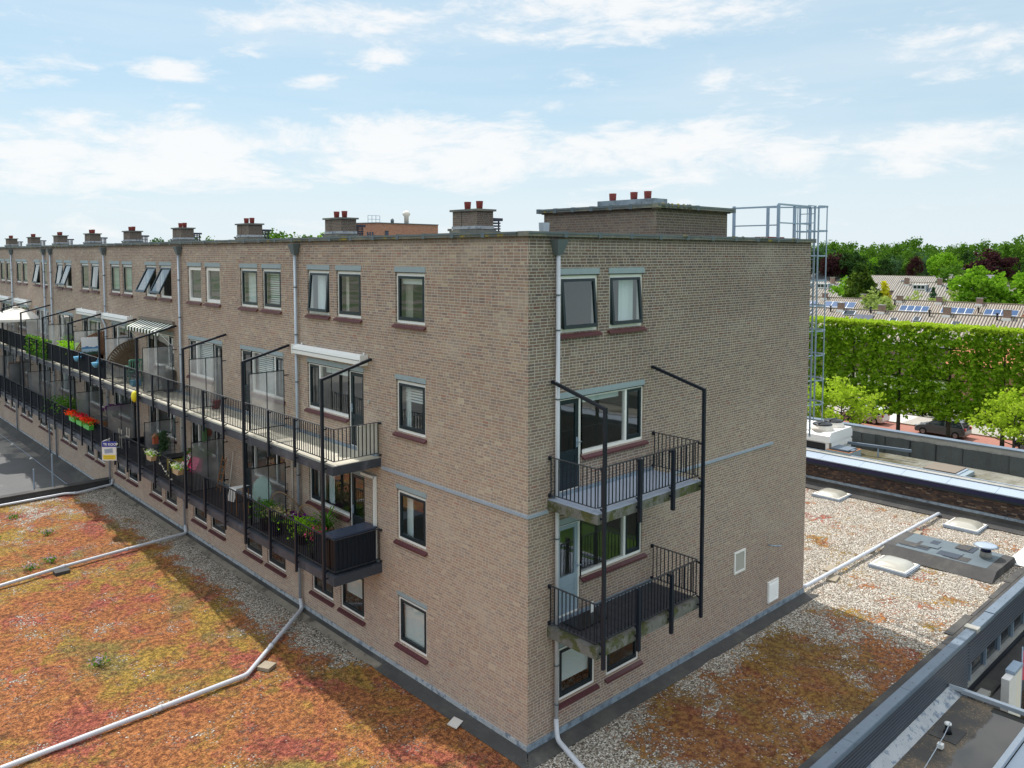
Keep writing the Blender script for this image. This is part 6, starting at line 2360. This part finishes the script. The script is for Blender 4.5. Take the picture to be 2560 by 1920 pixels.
mb = MB(); mb.box(-.34, -.30, .52, .32, .30, .58, 'black_plastic'); mb.build('lid', None, t)
t = empty('bird_feeder', (-.92, 18.93, LO + .92), 'orange-brown wooden bird feeder hanging on the partition', 'bird feeder')
mb = MB(); mb.box(-.09, -.07, 0, .09, .07, .26, 'terracotta'); mb.build('box', None, t)
mb = MB(); mb.prism([(-.12, .26), (.12, .26), (0, .38)], 'y', -.09, .09, 'wood'); mb.build('roof', None, t)
t = empty('hanging_greenery', (-.62, 18.92, LO + .62), 'dark teal hanging bundle of greenery on the partition', 'hanging plant')
rg2 = random.Random(61)
inst('foliage', leafy('foliage', [(rg2.gauss(0, .09), rg2.gauss(0, .05), rg2.uniform(0, .72)) for _ in range(420)], .09, 'leaf_blue', 62), t)
mb = MB()
for i in range(6):
    mb.bar((-.95 + i * .15, 18.98, LO + .12), (-.95 + i * .15, 18.98, LO + .95), .008, .008, 'iron'); mb.bar((-1.0, 18.98, LO + .15 + i * .14), (-.15, 18.98, LO + .15 + i * .14), .008, .008, 'iron')
tag(mb.build('wire_trellis'), 'thin square wire trellis below the hanging greenery', 'trellis')
mb = MB()
for i in range(6):
    mb.bar((-.55 + i * .09, 10.25, LO + .12), (-.55 + i * .09, 10.25, LO + 1.1), .008, .008, 'iron')
for i in range(5):
    mb.bar((-.56, 10.25, LO + .2 + i * .22), (-.08, 10.25, LO + .2 + i * .22), .008, .008, 'iron')
tag(mb.build('wire_trellis'), 'wire trellis on the first partition of the lower balcony', 'trellis')
for y, lab in ((17.62, 'left basket of white flowers on the lower railing'), (15.12, 'right basket of white flowers on the lower railing')):
    t = empty('flower_basket', (-1.52, y, LO + .66), lab, 'flower basket', 'baskets of white flowers hung on the railing')
    mb = MB(); mb.prism([(-.20, 0), (.20, 0), (.26, .18), (-.26, .18)], 'x', -.09, .09, 'basket'); mb.build('basket', None, t)
    flowers(t, 110, .18, .14, 'leaf_grass', 'petal_white', 71, .06, .07, 80, (0, 0, .17), .40)
t = empty('flower_garland', (-1.42, 16.4, LO), 'string of small white flowers draped on the lower railing between the two baskets', 'garland')
rg2 = random.Random(72)
inst('blooms', leafy('blooms', [(rg2.gauss(0, .015), .75 - s_ * 1.3 / 30 + rg2.gauss(0, .02), .72 - .42 * math.sin(s_ / 30 * 1.7) + rg2.gauss(0, .015)) for s_ in range(30)], .07, 'petal_white', 73), t)
for i, (y, pm, lab) in enumerate(((27.3, 'petal_orange', 'orange-red geraniums in the leftmost green trough on the lower railing'), (26.2, 'petal_red', 'crimson geraniums in the middle green trough on the lower railing'),
                                  (25.15, 'petal_orange', 'scarlet geraniums in the rightmost green trough on the lower railing'))):
    t = empty('geranium_trough', (-1.50, y, LO + .58), lab, 'flower trough', 'green troughs of geraniums hung on the railing')
    mb = MB(); mb.prism([(-.38, 0), (.38, 0), (.42, .20), (-.42, .20)], 'x', -.10, .10, 'green_bright'); mb.build('trough', None, t)
    flowers(t, 170, .22, .20, 'leaf_pot', pm, 81 + i, .07, .085, 230, (0, 0, .20), .75)
t = empty('wooden_planter', (-.85, 25.6, LO), 'long orange-brown wooden planter behind the geraniums', 'planter')
mb = MB(); mb.box(-.25, -.75, .3, .25, .75, .85, 'wood'); mb.box(-.22, -.7, .86, .22, .7, .88, 'bitumen'); mb.build('box', None, t)
t = empty('purple_petunias', (-.42, 25.2, LO + .95), 'hanging ball of dark purple petunias near the partition', 'hanging basket')
pot(t, .14, .16, 'black_plastic'); flowers(t, 150, .42, .32, 'leaf_pot', 'petal_purple', 85, .07, .09, 380, (0, 0, .12))
mb = MB(); mb.bar((0, 0, .2), (.3, .1, .7), .01, .01, 'iron'); mb.build('hook', None, t)
for i, (y, x, pm) in enumerate(((31.6, -.75, None), (30.2, -.9, 'leaf_dry'))):
    t = empty('balcony_shrub', (x, y, LO), ('wide green shrub on the lower balcony left of the geraniums', 'smaller flowering shrub left of the geraniums on the lower balcony')[i], 'potted plant')
    pot(t, .25, .5, 'terracotta'); flowers(t, 560, .75 - .2 * i, .62, 'leaf_pot', pm, 87 + i, .09, .07, 60, (0, 0, .45))
t = empty('stool', (-.72, 23.1, LO), 'pale wooden stool upturned on the lower balcony near the sign', 'stool')
mb = MB(); mb.box(-.16, -.16, .42, .16, .16, .46, 'canvas'); mb.build('seat', None, t)
for sx in (-.14, .14):
    for sy in (-.14, .14):
        mb = MB(); mb.bar((sx, sy, 0), (sx * 1.1, sy * 1.1, .80), .03, .03, 'canvas'); mb.build('leg', None, t)
t = empty('black_sofa', (-.55, 20.9, LO), 'black outdoor sofa on the lower balcony right of the sign', 'sofa')
mb = MB(); mb.box(-.35, -1.0, .12, .35, 1.0, .42, 'black_plastic'); mb.build('seat', None, t)
mb = MB(); mb.box(.20, -1.0, .42, .36, 1.0, .80, 'black_plastic'); mb.build('backrest', None, t)
for s in (-1, 1):
    mb = MB(); mb.box(-.35, s * .95 - .07, .42, .22, s * .95 + .07, .62, 'black_plastic'); mb.build('armrest', None, t)
mb = MB(); mb.tube([(-.35, 19.45, LO + .3), (-.12, 19.35, LO + 1.55)], .014, 'white_pure', 6)
tag(mb.build('parasol_pole'), 'thin white pole leaning behind the black sofa', 'pole')
mb = MB(); mb.box(-.06, -.04, 0, .06, .04, .40, 'leaf_blue')
o = mb.build('hanging_bottle'); o.location = (-1.42, 13.1, 4.72); tag(o, 'dark teal bottle feeder hanging under the upper balcony', 'bottle')
mb = MB(); mb.box(-.35, 0, 0, .35, .03, 1.7, 'black_plastic'); mb.bar((-.37, .0, 0), (-.37, .0, 1.75), .04, .04, 'wood'); mb.bar((.37, 0, 0), (.37, 0, 1.75), .04, .04, 'wood'); mb.bar((-.37, 0, 1.75), (.37, 0, 1.75), .04, .04, 'wood')
o = mb.build('blackboard'); o.location = (-.75, 41.6, LO); tag(o, 'black board in a wooden frame standing on the far left lower balcony', 'board')
# beige wind cloth inside the end of the upper balcony
mb = MB()
for i in range(9):
    a, b = -.62 + i * .068, -.62 + (i + 1) * .068
    y0, y1 = 5.51 + .012 * (i % 2), 5.51 + .012 * ((i + 1) % 2)
    mb.box(a, min(y0, y1), UP + .10, b, max(y0, y1) + .01, UP + .86, 'canvas_white')
tag(mb.build('wind_screen'), 'pleated off-white cloth inside the end railing of the upper balcony', 'privacy screen')
# doormat and note on the lower gable balcony
mb = MB(); mb.box(.95, -.62, LO + .006, 1.85, -.12, LO + .022, 'black_plastic')
tag(mb.build('doormat'), 'dark doormat on the lower gable balcony', 'doormat')
mb = MB(); mb.box(0, 0, 0, .10, .015, .24, 'white_pure')
o = mb.build('white_card'); o.location = (1.72, -.22, LO + .02); tag(o, 'small white card leaning by the door of the lower gable balcony', 'card')

# estate agent's V-shaped board
t = empty('estate_agent_board', (-1.60, 21.15, LO), 'blue, white and yellow V-shaped TE KOOP board on the lower railing', 'sign')
p0, p1 = Vector((-.42, .38, 0)), Vector((-.02, .01, 0))
dr = (p1 - p0).normalized(); nr = Vector((dr.y, -dr.x, 0))
wv = (p1 - p0).length


def board_face(mb, a, b, z0, z1, m, off=0.0):
    q0, q1 = p0 + dr * a + nr * off, p0 + dr * b + nr * off
    mb.face([(q0.x, q0.y, z0), (q1.x, q1.y, z0), (q1.x, q1.y, z1), (q0.x, q0.y, z1)], m)


mb = MB()
q0, q1 = p0 - nr * .012, p1 - nr * .012
mb.bar((q0.x, q0.y, .36), (q1.x, q1.y, .36), .02, .74, 'sign_white')
p2 = Vector((-.02, .78, 0))
mb.bar((p0.x, p0.y, .36), (p2.x, p2.y, .36), .02, .74, 'sign_white')
mb.bar((p1.x, p1.y, .5), (p1.x + .15, p1.y, .5), .03, .03, 'galv')
mb.build('panel', None, t)
mb = MB(); board_face(mb, 0, wv, .52, .74, 'sign_blue', .004); mb.build('blue_band', None, t)
mb = MB(); board_face(mb, .03, wv - .03, .03, .21, 'sign_yellow', .004); mb.build('yellow_band', None, t)
mb = MB()
q = [(.10, .26), (.42, .30), (.40, .47), (.08, .43)]
mb.face([tuple(p0 + dr * a + nr * .005 + Vector((0, 0, z))) for a, z in q], 'cap_white')
mb.build('logo_card', None, t)


def text_obj(body, size, m, a, z, off, parent, rot=0.0, bold=.0):
    cu = bpy.data.curves.new('lettering', 'FONT')
    cu.body = body
    cu.size = size
    cu.extrude = .002
    cu.offset = bold
    cu.space_character = 1.02
    ob = bpy.data.objects.new('lettering', cu)
    COL.objects.link(ob)
    dg = bpy.context.evaluated_depsgraph_get()
    me = bpy.data.meshes.new_from_object(ob.evaluated_get(dg))
    bpy.data.objects.remove(ob)
    me.materials.clear(); me.materials.append(MATS[m])
    o = bpy.data.objects.new('lettering', me)
    COL.objects.link(o); o.parent = parent
    p = p0 + dr * a + nr * off + Vector((0, 0, z))
    M_ = Matrix((dr, Vector((0, 0, 1)), nr)).transposed().to_4x4()
    M_.translation = p
    o.matrix_local = M_ @ Matrix.Rotation(rot, 4, 'Z')
    return o


text_obj('TE KOOP', .135, 'white_pure', .045, .58, .007, t, bold=.003)
# the smaller print is too small to read in the photograph: rows of dashes
rg3 = random.Random(6)
mb = MB()
for z, h_, m_, a0, a1 in ((.34, .05, 'sign_ink', .13, .37), (.15, .022, 'sign_ink2', .05, .48), (.11, .014, 'sign_ink2', .10, .44), (.065, .018, 'sign_ink2', .05, .46)):
    a = a0
    while a < a1:
        e = min(a1, a + rg3.uniform(.012, .03))
        board_face(mb, a, e, z, z + h_ * rg3.uniform(.7, 1), m_, .008)
        a = e + .006
mb.build('small_print', None, t)

# flower clumps on the orange roof
rg2 = random.Random(99)
for i, (x, y, lab) in enumerate(((-5.45, 10.2, 'largest lilac flowering clump on the orange roof, nearest the bend of the pipe'), (-5.2, 18.6, 'small lilac clump above the middle roof pipe'), (-4.5, 18.9, 'tiny lilac clump right above the middle roof pipe'),
                                 (-3.9, 22.0, 'lilac clump in the far part of the orange roof'), (-5.6, 22.6, 'green clump in the far left of the orange roof'), (-4.4, 25.0, 'green tuft near the black kerb'))):
    t = empty('flower_clump', (x, y, .02), lab, 'wild flowers', 'wild flower clumps in the roof planting')
    flowers(t, 90, .22, .16, 'leaf_pot', 'petal_lilac', 101 + i, .06, .05, 55 if i < 4 else 10, (0, 0, 0))
